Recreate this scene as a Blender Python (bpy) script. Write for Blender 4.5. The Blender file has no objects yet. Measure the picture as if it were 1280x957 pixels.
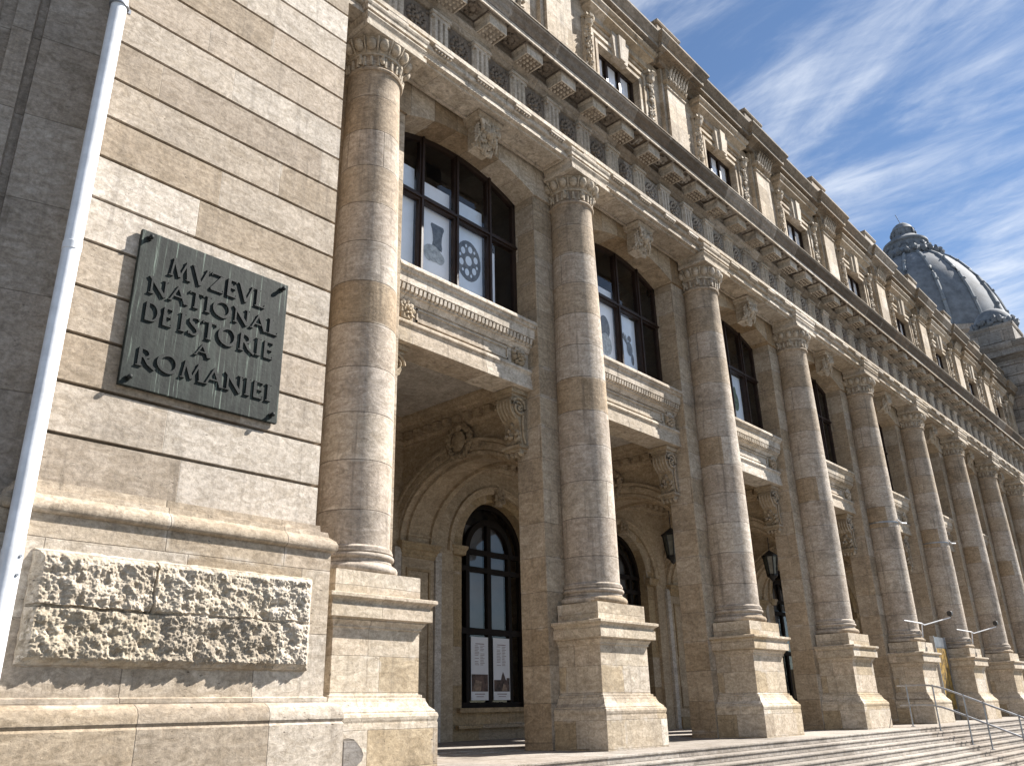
import bpy, bmesh, math, random
from mathutils import Vector, Matrix, noise as mnoise
random.seed(7)
R = math.radians
sc = bpy.context.scene
col = sc.collection

# ------------------------------------------------------------------ camera
CAM = Vector((-5.98071, -7.94537, 0.52764))
YAW, PIT, ROL, FPX = R(48.2998), R(21.4386), R(-1.3678), 1042.967
fw = Vector((math.sin(YAW)*math.cos(PIT), math.cos(YAW)*math.cos(PIT), math.sin(PIT)))
rt0 = Vector((math.cos(YAW), -math.sin(YAW), 0)); up0 = rt0.cross(fw)
rt = math.cos(ROL)*rt0 + math.sin(ROL)*up0
up = -math.sin(ROL)*rt0 + math.cos(ROL)*up0
cd = bpy.data.cameras.new('camera'); cam = bpy.data.objects.new('camera', cd); col.objects.link(cam)
cam.matrix_world = Matrix(((rt.x, up.x, -fw.x, CAM.x), (rt.y, up.y, -fw.y, CAM.y), (rt.z, up.z, -fw.z, CAM.z), (0, 0, 0, 1)))
cd.sensor_fit = 'HORIZONTAL'; cd.sensor_width = 36; cd.lens = 36*FPX/1280
cd.clip_end = 3000; cd.clip_start = 0.05
sc.camera = cam
sc.render.resolution_x, sc.render.resolution_y = 1024, 765

# ------------------------------------------------------------------ sky, sun, exposure
SUN_AZ = math.pi/2+R(27.5)        # clockwise from +Y
SUN_EL = R(43)
sdir = Vector((math.sin(SUN_AZ)*math.cos(SUN_EL), math.cos(SUN_AZ)*math.cos(SUN_EL), math.sin(SUN_EL)))
w = bpy.data.worlds.new('World'); sc.world = w; w.use_nodes = True
nt = w.node_tree; nt.nodes.clear()
def wn(t, **k):
    n = nt.nodes.new(t)
    for a, b in k.items(): setattr(n, a, b)
    return n
out = wn('ShaderNodeOutputWorld'); bg = wn('ShaderNodeBackground'); bg.inputs[1].default_value = .05
sky = wn('ShaderNodeTexSky', sky_type='NISHITA', sun_disc=False)
sky.sun_elevation = SUN_EL; sky.sun_rotation = SUN_AZ; sky.air_density = 1.0; sky.dust_density = .0; sky.ozone_density = 3.6
tc = wn('ShaderNodeTexCoord'); sep = wn('ShaderNodeSeparateXYZ'); nt.links.new(tc.outputs['Generated'], sep.inputs[0])
def wmath(op, a, b=None):
    n = wn('ShaderNodeMath', operation=op)
    for i, v in enumerate((a, b)):
        if v is None: continue
        if isinstance(v, (int, float)): n.inputs[i].default_value = v
        else: nt.links.new(v, n.inputs[i])
    return n.outputs[0]
zc = wmath('MAXIMUM', sep.outputs[2], .04); zc = wmath('ADD', zc, .12)
cb = wn('ShaderNodeCombineXYZ')
nt.links.new(wmath('DIVIDE', sep.outputs[0], zc), cb.inputs[0]); nt.links.new(wmath('DIVIDE', sep.outputs[1], zc), cb.inputs[1])
mp = wn('ShaderNodeMapping'); mp.inputs['Rotation'].default_value = (0, 0, R(15)); mp.inputs['Scale'].default_value = (2.5, .8, 1)
nt.links.new(cb.outputs[0], mp.inputs[0])
n1 = wn('ShaderNodeTexNoise'); n1.inputs['Scale'].default_value = 1.5; n1.inputs['Detail'].default_value = 9; n1.inputs['Roughness'].default_value = .6; n1.inputs['Distortion'].default_value = .9
nt.links.new(mp.outputs[0], n1.inputs[0])
n2 = wn('ShaderNodeTexNoise'); n2.inputs['Scale'].default_value = 7.; n2.inputs['Detail'].default_value = 8; n2.inputs['Roughness'].default_value = .65; n2.inputs['Distortion'].default_value = .6
nt.links.new(mp.outputs[0], n2.inputs[0])
cl = wmath('ADD', wmath('MULTIPLY', n1.outputs[0], .72), wmath('MULTIPLY', n2.outputs[0], .28))
rp = wn('ShaderNodeMapRange', interpolation_type='SMOOTHSTEP'); rp.inputs[1].default_value = .39; rp.inputs[2].default_value = .76
nt.links.new(cl, rp.inputs[0])
mx = wn('ShaderNodeMixRGB'); mx.inputs[2].default_value = (7.8, 8.2, 8.8, 1)
nt.links.new(wmath('MULTIPLY', rp.outputs[0], .85), mx.inputs[0]); nt.links.new(sky.outputs[0], mx.inputs[1])
nt.links.new(mx.outputs[0], bg.inputs[0]); nt.links.new(bg.outputs[0], out.inputs[0])

sl = bpy.data.lights.new('sun', 'SUN'); sl.energy = 5.0; sl.angle = R(.5); sl.color = (1.0, .955, .89)
so = bpy.data.objects.new('sun', sl); col.objects.link(so); so.rotation_euler = sdir.to_track_quat('Z', 'Y').to_euler(); so.location = (30, -30, 40)
sc.view_settings.view_transform = 'Standard'; sc.view_settings.look = 'None'; sc.view_settings.gamma = 1
sc.view_settings.exposure = 1.4
sc.view_settings.use_curve_mapping = False

# ------------------------------------------------------------------ materials
class G:
    def __init__(s, name):
        s.m = bpy.data.materials.new(name); s.m.use_nodes = True; s.t = s.m.node_tree; s.t.nodes.clear()
        s.o = s.t.nodes.new('ShaderNodeOutputMaterial'); s.b = s.t.nodes.new('ShaderNodeBsdfPrincipled')
        s.t.links.new(s.b.outputs[0], s.o.inputs[0])
    def n(s, t, ins={}, **k):
        n = s.t.nodes.new(t)
        for a, b in k.items(): setattr(n, a, b)
        for a, b in ins.items(): s.set(n.inputs[a], b)
        return n
    def set(s, i, v):
        if isinstance(v, bpy.types.NodeSocket): s.t.links.new(v, i)
        else: i.default_value = v
    def f(s, op, a, b=None, c=None):
        n = s.t.nodes.new('ShaderNodeMath'); n.operation = op
        for i, v in enumerate((a, b, c)):
            if v is not None: s.set(n.inputs[i], v)
        return n.outputs[0]
    def mix(s, fac, a, b, blend='MIX'):
        n = s.t.nodes.new('ShaderNodeMixRGB'); n.blend_type = blend
        s.set(n.inputs[0], fac); s.set(n.inputs[1], a if isinstance(a, bpy.types.NodeSocket) else (*a, 1)); s.set(n.inputs[2], b if isinstance(b, bpy.types.NodeSocket) else (*b, 1))
        return n.outputs[0]
    def ramp(s, v, lo, hi, a=0., b=1.):
        n = s.n('ShaderNodeMapRange', {0: v, 1: lo, 2: hi, 3: a, 4: b}, interpolation_type='SMOOTHSTEP'); return n.outputs[0]
    def noise(s, vec, scale, detail=6, rough=.6, dist=0.):
        return s.n('ShaderNodeTexNoise', {'Vector': vec, 'Scale': scale, 'Detail': detail, 'Roughness': rough, 'Distortion': dist}).outputs[0]
    def scl(s, vec, v):
        return s.n('ShaderNodeVectorMath', {0: vec, 1: v}, operation='MULTIPLY').outputs[0]

def stone(name, A, B, h=.46, L=1.1, z0=0., jw=.006, joint=.55, grime=.5, streak=.5, pits=.5, bump=.5, tintvar=1., grimecol=(.075, .062, .05), jcol=None, vary=None):
    A = (A[0], A[1]*1.005, A[2]*1.02); B = (B[0], B[1]*1.0, B[2]*1.03)
    g = G(name)
    pos = g.n('ShaderNodeNewGeometry').outputs['Position']
    sp = g.n('ShaderNodeSeparateXYZ', {0: pos}); X, Y, Z = sp.outputs
    # block layout
    wob = g.f('MULTIPLY', g.f('SUBTRACT', g.noise(pos, 1.3, 2), .5), .02)
    rz = g.f('DIVIDE', g.f('ADD', g.f('SUBTRACT', Z, z0), wob), h); row = g.f('FLOOR', rz)
    rr = g.n('ShaderNodeTexWhiteNoise', {'W': row}, noise_dimensions='1D').outputs[0]
    nx = g.f('ABSOLUTE', g.n('ShaderNodeSeparateXYZ', {0: g.n('ShaderNodeNewGeometry').outputs['True Normal']}).outputs[0])
    s_ = g.f('ADD', X, g.f('MULTIPLY', g.f('GREATER_THAN', nx, .75), g.f('SUBTRACT', Y, X)))
    ss = g.f('ADD', g.f('DIVIDE', s_, L), g.f('MULTIPLY', rr, 9.))
    cl_ = g.f('FLOOR', ss)
    cv = g.n('ShaderNodeCombineXYZ', {0: row, 1: cl_, 2: 3.3}).outputs[0]
    wnz = g.n('ShaderNodeTexWhiteNoise', {'Vector': cv}, noise_dimensions='3D')
    tint = wnz.outputs[0]
    tcol = g.n('ShaderNodeSeparateXYZ', {0: wnz.outputs[1]}).outputs
    fz = g.f('FRACT', rz); fx = g.f('FRACT', ss)
    dz = g.f('MULTIPLY', g.f('MINIMUM', fz, g.f('SUBTRACT', 1., fz)), h)
    dx = g.f('MULTIPLY', g.f('MINIMUM', fx, g.f('SUBTRACT', 1., fx)), L)
    d = g.f('MINIMUM', dz, dx)
    jm = g.f('SUBTRACT', 1., g.ramp(d, jw*.35, jw))
    # base colour: travertine bedding shifted from block to block
    off = g.n('ShaderNodeVectorMath', {0: pos, 1: g.scl(wnz.outputs[1], (7, 7, 7))}, operation='ADD').outputs[0]
    bed = g.noise(g.scl(off, (1.5, 1.5, 3.4)), 3.1, 10, .72, 1.2)
    big = g.noise(off, 1.1, 6, .6, .4)
    fine = g.noise(pos, 26, 7, .78)
    c = g.mix(g.ramp(tint, 0, 1, .5-.5*tintvar, .5+.5*tintvar), A, B)
    warm = g.mix(.6, A, (.36, .25, .155)); gray = g.mix(.6, B, (.66, .62, .57)); dk = g.mix(.6, A, (.17, .135, .105))
    c = g.mix(g.f('MULTIPLY', g.ramp(tcol[0], .6, 1.), .42*tintvar), c, warm)
    c = g.mix(g.f('MULTIPLY', g.ramp(tcol[1], .62, 1.), .6*tintvar), c, gray)
    c = g.mix(g.f('MULTIPLY', g.ramp(tcol[2], .70, 1.), .5*tintvar), c, dk)
    c = g.mix(1., c, g.n('ShaderNodeCombineColor', {0: g.ramp(bed, .32, .70, .72, 1.15), 1: g.ramp(bed, .32, .70, .69, 1.15), 2: g.ramp(bed, .32, .70, .64, 1.15)}).outputs[0], 'MULTIPLY')
    v2 = g.ramp(big, .25, .75, .86, 1.1)
    c = g.mix(1., c, g.n('ShaderNodeCombineColor', {0: v2, 1: v2, 2: v2}).outputs[0], 'MULTIPLY')
    v3 = g.ramp(fine, .3, .7, .72, 1.2)
    c = g.mix(1., c, g.n('ShaderNodeCombineColor', {0: v3, 1: v3, 2: v3}).outputs[0], 'MULTIPLY')
    # rain streaks, soot blotches
    st = g.noise(g.scl(pos, (5.5, 5.5, .42)), 1.6, 7, .65, .3)
    stf = g.noise(g.scl(pos, (26, 26, 1.3)), 1., 4, .7)
    sm = g.f('MULTIPLY', g.ramp(st, .50, .72), g.ramp(stf, .3, .65, .35, 1.))
    c = g.mix(g.f('MULTIPLY', sm, streak), c, grimecol)
    crk = g.f('ABSOLUTE', g.f('SUBTRACT', g.noise(off, 4.2, 6, .6, 1.5), .5))
    c = g.mix(g.f('MULTIPLY', g.ramp(crk, .0, .012, 1., 0.), .35), c, (.13, .10, .075))
    gm = g.noise(pos, .8, 9, .7, .8)
    c = g.mix(g.f('MULTIPLY', g.ramp(gm, .50, .74), grime), c, grimecol)
    lt = g.noise(g.scl(off, (1, 1, 1.6)), 2.6, 7, .7)
    c = g.mix(g.ramp(lt, .60, .78, 0., .3), c, (.52, .47, .41))
    # pits
    pv = g.noise(g.scl(off, (1, 1, 2.6)), 19, 3, .55)
    pm = g.f('MULTIPLY', g.ramp(pv, .66, .73), g.ramp(g.noise(off, 1.7, 3), .45, .62))
    c = g.mix(g.f('MULTIPLY', pm, pits), c, (.06, .048, .036))
    smr = g.f('MULTIPLY', g.ramp(d, jw, .045, 1., 0.), g.ramp(g.noise(pos, 2.1, 5, .7), .52, .66))
    c = g.mix(g.f('MULTIPLY', smr, .55), c, (.55, .50, .44))
    c = g.mix(g.f('MULTIPLY', jm, joint), c, jcol or (.085, .067, .05))
    hgt = g.f('ADD', g.f('MULTIPLY', fine, .35), g.f('MULTIPLY', bed, .5))
    hgt = g.f('SUBTRACT', hgt, g.f('MULTIPLY', pm, .9)); hgt = g.f('SUBTRACT', hgt, g.f('MULTIPLY', jm, .8))
    hgt = g.f('ADD', hgt, g.f('MULTIPLY', g.noise(pos, 5, 5, .6), .9))
    bp = g.n('ShaderNodeBump', {'Strength': bump, 'Distance': .012, 'Height': hgt})
    g.set(g.b.inputs['Normal'], bp.outputs[0]); g.set(g.b.inputs['Base Color'], c)
    g.b.inputs['Roughness'].default_value = .88; g.b.inputs['Specular IOR Level'].default_value = .25
    return g.m

LA, LB = (.40, .33, .255), (.52, .465, .40)
M = {}
M['ashlar'] = stone('ashlar_limestone', (.34,.275,.205), (.49,.435,.365), h=.4592, L=2.0, z0=2.315+.0, jw=.004, joint=.25, grime=.26, streak=.4, pits=.8, jcol=(.5, .45, .38))
M['base'] = stone('base_limestone', (.35, .28, .20), (.49, .425, .34), h=.62, L=1.2, z0=.03, jw=.006, joint=.5, grime=.42, streak=.45, pits=.9, bump=.8)
M['boss'] = stone('bossed_limestone', (.42, .36, .275), (.52, .46, .37), h=.425, L=1.15, z0=.93, jw=.003, joint=.1, grime=.22, streak=.2, pits=.6, bump=1.)
M['shaft'] = stone('shaft_limestone', (.36, .275, .185), (.51, .465, .41), h=.585, L=60, z0=.35, jw=.007, joint=.7, grime=.6, streak=.6, pits=.5, bump=.8)
M['ped'] = stone('pedestal_limestone', (.42, .335, .225), (.58, .515, .42), h=.36, L=.9, z0=.02, jw=.004, joint=.35, grime=.34, streak=.4, pits=.9, bump=.8)
M['pier'] = stone('pier_limestone', (.34, .262, .175), (.47, .40, .305), h=.52, L=1.55, z0=.1, jw=.006, joint=.55, grime=.45, streak=.4, pits=.8, bump=.7, tintvar=.65)
M['vous'] = stone('arch_limestone', (.32, .225, .13), (.52, .44, .33), h=3.2, L=.50, z0=7., jw=.006, joint=.6, grime=.42, streak=.5, pits=.3, bump=.6)
M['trim'] = stone('moulded_limestone', (.46, .385, .29), (.60, .54, .45), h=9., L=1.55, z0=-3., jw=.005, joint=.6, grime=.6, streak=.75, pits=.3, bump=.5)
M['frieze'] = stone('frieze_limestone', (.44, .375, .29), (.58, .52, .44), h=9., L=.92, z0=-3., jw=.004, joint=.2, grime=.45, streak=.6, pits=.2, bump=.5)
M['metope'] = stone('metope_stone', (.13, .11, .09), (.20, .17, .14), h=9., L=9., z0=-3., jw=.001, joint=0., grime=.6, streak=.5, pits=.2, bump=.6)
M['carve'] = stone('carved_limestone', (.37, .30, .21), (.52, .46, .37), h=9., L=9., z0=-3., jw=.001, joint=0, grime=.45, streak=.4, pits=.5, bump=.9)
M['attic'] = stone('attic_limestone', (.40, .32, .225), (.52, .45, .35), h=.5, L=1.1, z0=.1, jw=.006, joint=.35, grime=.5, streak=.65, pits=.3, bump=.6)
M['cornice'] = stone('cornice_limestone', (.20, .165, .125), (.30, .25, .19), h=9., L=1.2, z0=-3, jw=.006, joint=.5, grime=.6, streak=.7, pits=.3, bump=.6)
M['dark_tone'] = stone('dark_limestone', (.11, .087, .065), (.18, .145, .11), h=9., L=1.2, z0=-3, jw=.006, joint=.5, grime=.6, streak=.6, pits=.3, bump=.6)  # sooty cyma colour; soffit and coffer panels get the same dark tone
M['porch'] = stone('porch_plaster', (.44, .355, .25), (.51, .42, .31), h=9., L=40, z0=-3, jw=.001, joint=0, grime=.3, streak=.25, pits=.1, bump=.3, tintvar=.5)
M['pale'] = stone('pale_grey_stucco', (.52, .48, .43), (.58, .54, .49), h=9., L=40, z0=-3, jw=.001, joint=0, grime=.3, streak=.3, pits=.1, bump=.3, tintvar=.5)
M['porchstone'] = stone('porch_limestone', (.36, .265, .15), (.44, .345, .215), h=.7, L=1.4, z0=.3, jw=.005, joint=.4, grime=.4, streak=.4, pits=.5, bump=.5)
M['dark'] = stone('weathered_grey_limestone', (.22, .205, .19), (.33, .31, .285), h=.62, L=1.1, z0=.3, jw=.02, joint=.6, grime=.55, streak=.6, pits=.3, bump=.7)
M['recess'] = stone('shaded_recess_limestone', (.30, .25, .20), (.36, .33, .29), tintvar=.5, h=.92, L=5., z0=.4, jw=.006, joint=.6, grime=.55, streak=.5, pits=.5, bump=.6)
M['steps'] = stone('step_granite', (.27, .24, .21), (.36, .33, .29), h=9, L=1.6, z0=-4, jw=.006, joint=.5, grime=.5, streak=.0, pits=.5, bump=.5, tintvar=.45)

def simple(name, c, rough=.5, metal=0., var=.15, scale=6., bump=.1, spec=.5):
    g = G(name); pos = g.n('ShaderNodeNewGeometry').outputs['Position']
    v = g.ramp(g.noise(pos, scale, 6, .65), .3, .7, 1-var, 1+var)
    cc = g.mix(1., c, g.n('ShaderNodeCombineColor', {0: v, 1: v, 2: v}).outputs[0], 'MULTIPLY')
    g.set(g.b.inputs['Base Color'], cc); g.b.inputs['Roughness'].default_value = rough; g.b.inputs['Metallic'].default_value = metal
    g.b.inputs['Specular IOR Level'].default_value = spec
    if bump: g.set(g.b.inputs['Normal'], g.n('ShaderNodeBump', {'Strength': bump, 'Distance': .01, 'Height': g.noise(pos, scale*8, 4)}).outputs[0])
    return g.m
M['frame'] = simple('dark_brown_window_frame', (.026, .015, .011), .45, 0, .3, spec=.3)
M['pframe'] = simple('black_window_frame', (.012, .008, .006), .6, 0, .3, spec=.15)
M['white'] = simple('white_pipe_paint', (.70, .71, .73), .38, 0, .14, 5, .06)
M['steel'] = simple('galvanised_steel', (.30, .31, .33), .4, .85, .2)
M['iron'] = simple('black_iron', (.02, .02, .02), .5, .3, .3)
M['sheet'] = simple('white_printed_sheet', (.88, .90, .94), .6, 0, .05, 2, 0)
M['sheetb'] = simple('pale_blue_printed_sheet', (.74, .82, .92), .6, 0, .08, 2, 0)
M['ink'] = simple('grey_print', (.10, .11, .12), .6, 0, .5, 14, 0)
M['inkl'] = simple('pale_grey_print', (.40, .42, .42), .6, 0, .4, 14, 0)
M['inkg'] = simple('green_print', (.10, .16, .11), .6, 0, .5, 14, 0)
M['inkr'] = simple('sepia_photograph_print', (.075, .045, .035), .6, 0, .8, 9, 0)
M['inktxt'] = simple('grey_text_print', (.22, .16, .16), .6, 0, .3, 30, 0)
M['paper'] = simple('poster_paper', (.62, .63, .66), .6, 0, .05, 2, 0)
M['curtain'] = simple('white_curtain', (.85, .86, .90), .8, 0, .1, 3, 0)
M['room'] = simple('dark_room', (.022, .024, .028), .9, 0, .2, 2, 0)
M['gold'] = simple('golden_autumn_print', (.20, .12, .02), .6, 0, .9, 7, 0)
M['lens'] = simple('lantern_glass', (.10, .11, .10), .15, 0, .3, 9, 0)
M['lead'] = simple('dome_zinc_sheet', (.155, .17, .19), .8, 0., .3, 1.2, .4, .25)
M['leadrib'] = simple('dome_rib_zinc', (.21, .23, .25), .8, 0., .2, 3, .3, .25)
M['asphalt'] = simple('pavement', (.105, .10, .095), .9, 0, .2, 1.5, .3)
def glassmat():
    g = G('window_glass'); t = g.t
    gl = g.n('ShaderNodeBsdfGlossy', {'Roughness': .02}); tr = g.n('ShaderNodeBsdfTransparent', {0: (.95, .96, .97, 1)})
    lw = g.n('ShaderNodeLayerWeight', {'Blend': .5})
    bp = g.n('ShaderNodeBump', {'Strength': .04, 'Distance': .02, 'Height': g.noise(g.n('ShaderNodeNewGeometry').outputs['Position'], 1.3, 2)})
    g.set(gl.inputs['Normal'], bp.outputs[0])
    mxs = g.n('ShaderNodeMixShader', {0: g.f('MULTIPLY_ADD', g.f('POWER', lw.outputs[1], 4.), .7, .06), 1: tr.outputs[0], 2: gl.outputs[0]})
    t.links.new(mxs.outputs[0], g.o.inputs[0]); return g.m
M['glass'] = glassmat()
def bronze():
    g = G('weathered_bronze'); pos = g.n('ShaderNodeNewGeometry').outputs['Position']
    st = g.noise(g.scl(pos, (14, 14, .7)), 1., 6, .7); st2 = g.noise(g.scl(pos, (34, 34, .9)), 1., 4, .7)
    b = g.noise(pos, 4.5, 9, .78, .9)
    c = g.mix(g.ramp(b, .35, .68), (.008, .010, .009), (.024, .028, .024))
    c = g.mix(g.ramp(st, .45, .68, 0, .6), c, (.040, .050, .043))
    c = g.mix(g.ramp(st2, .57, .68, 0, .85), c, (.15, .185, .155))
    c = g.mix(g.ramp(g.noise(pos, 40, 4, .7), .62, .75, 0, .4), c, (.02, .022, .02))
    g.set(g.b.inputs['Base Color'], c); g.b.inputs['Metallic'].default_value = .1; g.b.inputs['Roughness'].default_value = .7; g.b.inputs['Specular IOR Level'].default_value = .25
    g.set(g.b.inputs['Normal'], g.n('ShaderNodeBump', {'Strength': .35, 'Distance': .006, 'Height': g.f('ADD', g.noise(pos, 30, 5), st)}).outputs[0])
    return g.m
M['bronze'] = bronze()
M['letter'] = simple('dark_bronze_letter', (.012, .014, .013), .65, .1, .35, 9, .2, .25)

# ------------------------------------------------------------------ mesh tools
class MB:
    def __init__(s): s.v = []; s.f = []
    def add(s, vs, fs):
        o = len(s.v); s.v += [tuple(p) for p in vs]; s.f += [tuple(i+o for i in f) for f in fs]
    def box(s, x0, x1, y0, y1, z0, z1):
        s.add([(x, y, z) for z in (z0, z1) for y in (y0, y1) for x in (x0, x1)],
              [(0, 2, 3, 1), (4, 5, 7, 6), (0, 1, 5, 4), (2, 6, 7, 3), (0, 4, 6, 2), (1, 3, 7, 5)])
    def loft(s, x0, x1, y0, y1, prof, back=False, left=True, right=True, cap=True):
        """rectangular footprint grown by d at height z for every (d, z); the back edge stays put unless back"""
        vs = []; fs = []
        for d, z in prof:
            a = x0-(d if left else 0); b = x1+(d if right else 0); c = y0-d; e = y1+(d if back else 0)
            vs += [(a, c, z), (b, c, z), (b, e, z), (a, e, z)]
        for i in range(len(prof)-1):
            for k in range(4):
                fs.append((4*i+k, 4*i+(k+1) % 4, 4*i+4+(k+1) % 4, 4*i+4+k))
        if cap:
            fs.append((3, 2, 1, 0)); n = 4*(len(prof)-1); fs.append((n, n+1, n+2, n+3))
        s.add(vs, fs)
    def prof_x(s, x0, x1, prof, closed=True):
        """(y, z) profile run along X"""
        n = len(prof); s.add([(x0, y, z) for y, z in prof]+[(x1, y, z) for y, z in prof],
              [(i, (i+1) % n, n+(i+1) % n, n+i) for i in range(n if closed else n-1)]+([tuple(range(n))[::-1], tuple(range(n, 2*n))] if closed else []))
    def prof_y(s, y0, y1, prof):
        n = len(prof); s.add([(x, y0, z) for x, z in prof]+[(x, y1, z) for x, z in prof],
              [(i, (i+1) % n, n+(i+1) % n, n+i) for i in range(n)]+[tuple(range(n))[::-1], tuple(range(n, 2*n))])
    def lathe(s, cx, cy, prof, n=48, cap=True):
        vs = []; fs = []
        for r, z in prof:
            for k in range(n): a = 2*math.pi*k/n; vs.append((cx+r*math.cos(a), cy+r*math.sin(a), z))
        for i in range(len(prof)-1):
            for k in range(n): fs.append((i*n+k, i*n+(k+1) % n, (i+1)*n+(k+1) % n, (i+1)*n+k))
        if cap: fs.append(tuple(range(n))[::-1]); fs.append(tuple(range((len(prof)-1)*n, len(prof)*n)))
        s.add(vs, fs)
    def tube(s, pts, r, n=10):
        pts = [Vector(p) for p in pts]; vs = []; fs = []
        for i, p in enumerate(pts):
            t = (pts[min(i+1, len(pts)-1)]-pts[max(i-1, 0)]).normalized()
            a = t.cross(Vector((0, 0, 1)) if abs(t.z) < .9 else Vector((1, 0, 0))).normalized(); b = t.cross(a)
            rr = r[i] if isinstance(r, (list, tuple)) else r
            for k in range(n): q = 2*math.pi*k/n; vs.append(p+a*rr*math.cos(q)+b*rr*math.sin(q))
        for i in range(len(pts)-1):
            for k in range(n): fs.append((i*n+k, i*n+(k+1) % n, (i+1)*n+(k+1) % n, (i+1)*n+k))
        fs.append(tuple(range(n))[::-1]); fs.append(tuple(range((len(pts)-1)*n, len(pts)*n)))
        s.add(vs, fs)
    def lump(s, c, r, n=8, m=6, rough=0., rot=None):
        c = Vector(c); vs = []; fs = []
        for j in range(m+1):
            th = math.pi*j/m
            for k in range(n):
                a = 2*math.pi*k/n
                v = Vector((math.sin(th)*math.cos(a), math.sin(th)*math.sin(a), math.cos(th)))
                if rough: v *= 1+rough*mnoise.noise((v*2.3)+c*5)
                v = Vector((v.x*r[0], v.y*r[1], v.z*r[2]))
                if rot: v = rot @ v
                vs.append(c+v)
        for j in range(m):
            for k in range(n): fs.append((j*n+k, j*n+(k+1) % n, (j+1)*n+(k+1) % n, (j+1)*n+k))
        s.add(vs, fs)
    def quad(s, a, b, c, d): s.add([a, b, c, d], [(0, 1, 2, 3)])
    def build(s, name, m, parent=None, smooth=None, bevel=0., label=None):
        me = bpy.data.meshes.new(name); me.from_pydata(s.v, [], s.f)
        bm = bmesh.new(); bm.from_mesh(me)
        bmesh.ops.remove_doubles(bm, verts=bm.verts, dist=1e-5)
        bmesh.ops.recalc_face_normals(bm, faces=bm.faces)
        if bevel:
            es = [e for e in bm.edges if len(e.link_faces) == 2 and e.calc_face_angle(0) > .5]
            bmesh.ops.bevel(bm, geom=es, offset=bevel, segments=2, affect='EDGES', profile=.6, clamp_overlap=True)
        bm.to_mesh(me); bm.free()
        if smooth:
            for p in me.polygons: p.use_smooth = True
            try: me.set_sharp_from_angle(angle=R(smooth))
            except Exception: pass
        me.materials.append(m); o = bpy.data.objects.new(name, me); col.objects.link(o)
        if parent: o.parent = parent
        if label: o['label'] = label
        return o

def arc_pts(ac, hw, bs, rise, n, ell=True):
    if ell: return [(ac-hw*math.cos(math.pi*i/n), bs+rise*math.sin(math.pi*i/n)) for i in range(n+1)]
    RR = (hw*hw+rise*rise)/(2*rise); cz = bs+rise-RR; a0 = math.asin(hw/RR)
    return [(ac+RR*math.sin(-a0+2*a0*i/n), cz+RR*math.cos(-a0+2*a0*i/n)) for i in range(n+1)]
def mapx(a, b, c): return (a, c, b)      # wall along X, thickness Y
def mapy(a, b, c): return (c, a, b)      # wall along Y, thickness X
def arch_wall(mb, a0, a1, b0, b1, c0, c1, ac, hw, bs, rise, bb, mp, n=28, ell=True, sides=True):
    P = arc_pts(ac, hw, bs, rise, n, ell)
    for c in (c0, c1):
        if ac-hw > a0: mb.quad(mp(a0, b0, c), mp(ac-hw, b0, c), mp(ac-hw, b1, c), mp(a0, b1, c))
        if ac+hw < a1: mb.quad(mp(ac+hw, b0, c), mp(a1, b0, c), mp(a1, b1, c), mp(ac+hw, b1, c))
        for (p, q) in zip(P, P[1:]): mb.quad(mp(p[0], p[1], c), mp(q[0], q[1], c), mp(q[0], b1, c), mp(p[0], b1, c))
        if bb > b0: mb.quad(mp(ac-hw, b0, c), mp(ac+hw, b0, c), mp(ac+hw, bb, c), mp(ac-hw, bb, c))
    for (p, q) in zip(P, P[1:]): mb.quad(mp(p[0], p[1], c0), mp(q[0], q[1], c0), mp(q[0], q[1], c1), mp(p[0], p[1], c1))
    for a in (ac-hw, ac+hw) if bb < bs else (): mb.quad(mp(a, bb, c0), mp(a, bb, c1), mp(a, bs, c1), mp(a, bs, c0))
    if bb > b0: mb.quad(mp(ac-hw, bb, c0), mp(ac+hw, bb, c0), mp(ac+hw, bb, c1), mp(ac-hw, bb, c1))
    mb.quad(mp(a0, b1, c0), mp(a1, b1, c0), mp(a1, b1, c1), mp(a0, b1, c1))
    if sides:
        for a in (a0, a1): mb.quad(mp(a, b0, c0), mp(a, b0, c1), mp(a, b1, c1), mp(a, b1, c0))
def arch_band(mb, ac, bs, prof, mp, hw0, rise0, n=28, leg=0., amin=-99):
    """archivolt: prof = [(extra radius, c)] swept round an elliptical arch"""
    rows = []
    for e, c in prof:
        pts = arc_pts(ac, hw0+e, bs, rise0+e, n)
        if amin > -99: pts = pts[next(i for i, q in enumerate(arc_pts(ac, hw0, bs, rise0, n)) if q[0] > amin):]
        if leg: pts = [(ac-hw0-e, bs-leg)]+pts+[(ac+hw0+e, bs-leg)]
        rows.append([mp(p[0], p[1], c) for p in pts])
    k = len(rows[0]); vs = [p for r_ in rows for p in r_]; fs = []
    for j in range(len(rows)-1):
        for i in range(k-1): fs.append((j*k+i, j*k+i+1, (j+1)*k+i+1, (j+1)*k+i))
    mb.add(vs, fs)

def tag(o, label=None, cat=None, group=None, kind=None):
    if label: o['label'] = label
    if cat: o['category'] = cat
    if group: o['group'] = group
    if kind: o['kind'] = kind
    return o
def empty(name, loc=(0, 0, 0)):
    o = bpy.data.objects.new(name, None); o.empty_display_size = .3; col.objects.link(o); o.location = loc; return o
def dup(o, dx, parent=None, dy=0, dz=0, top=True):
    c = o.copy(); col.objects.link(c); c.parent = parent if parent is not None else o.parent
    if top: c.location = Vector(o.location)+Vector((dx, dy, dz))
    for ch in list(o.children): dup(ch, 0, c, top=False)
    return c

S = 4.6
NC = 9                                # columns 0..9
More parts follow.
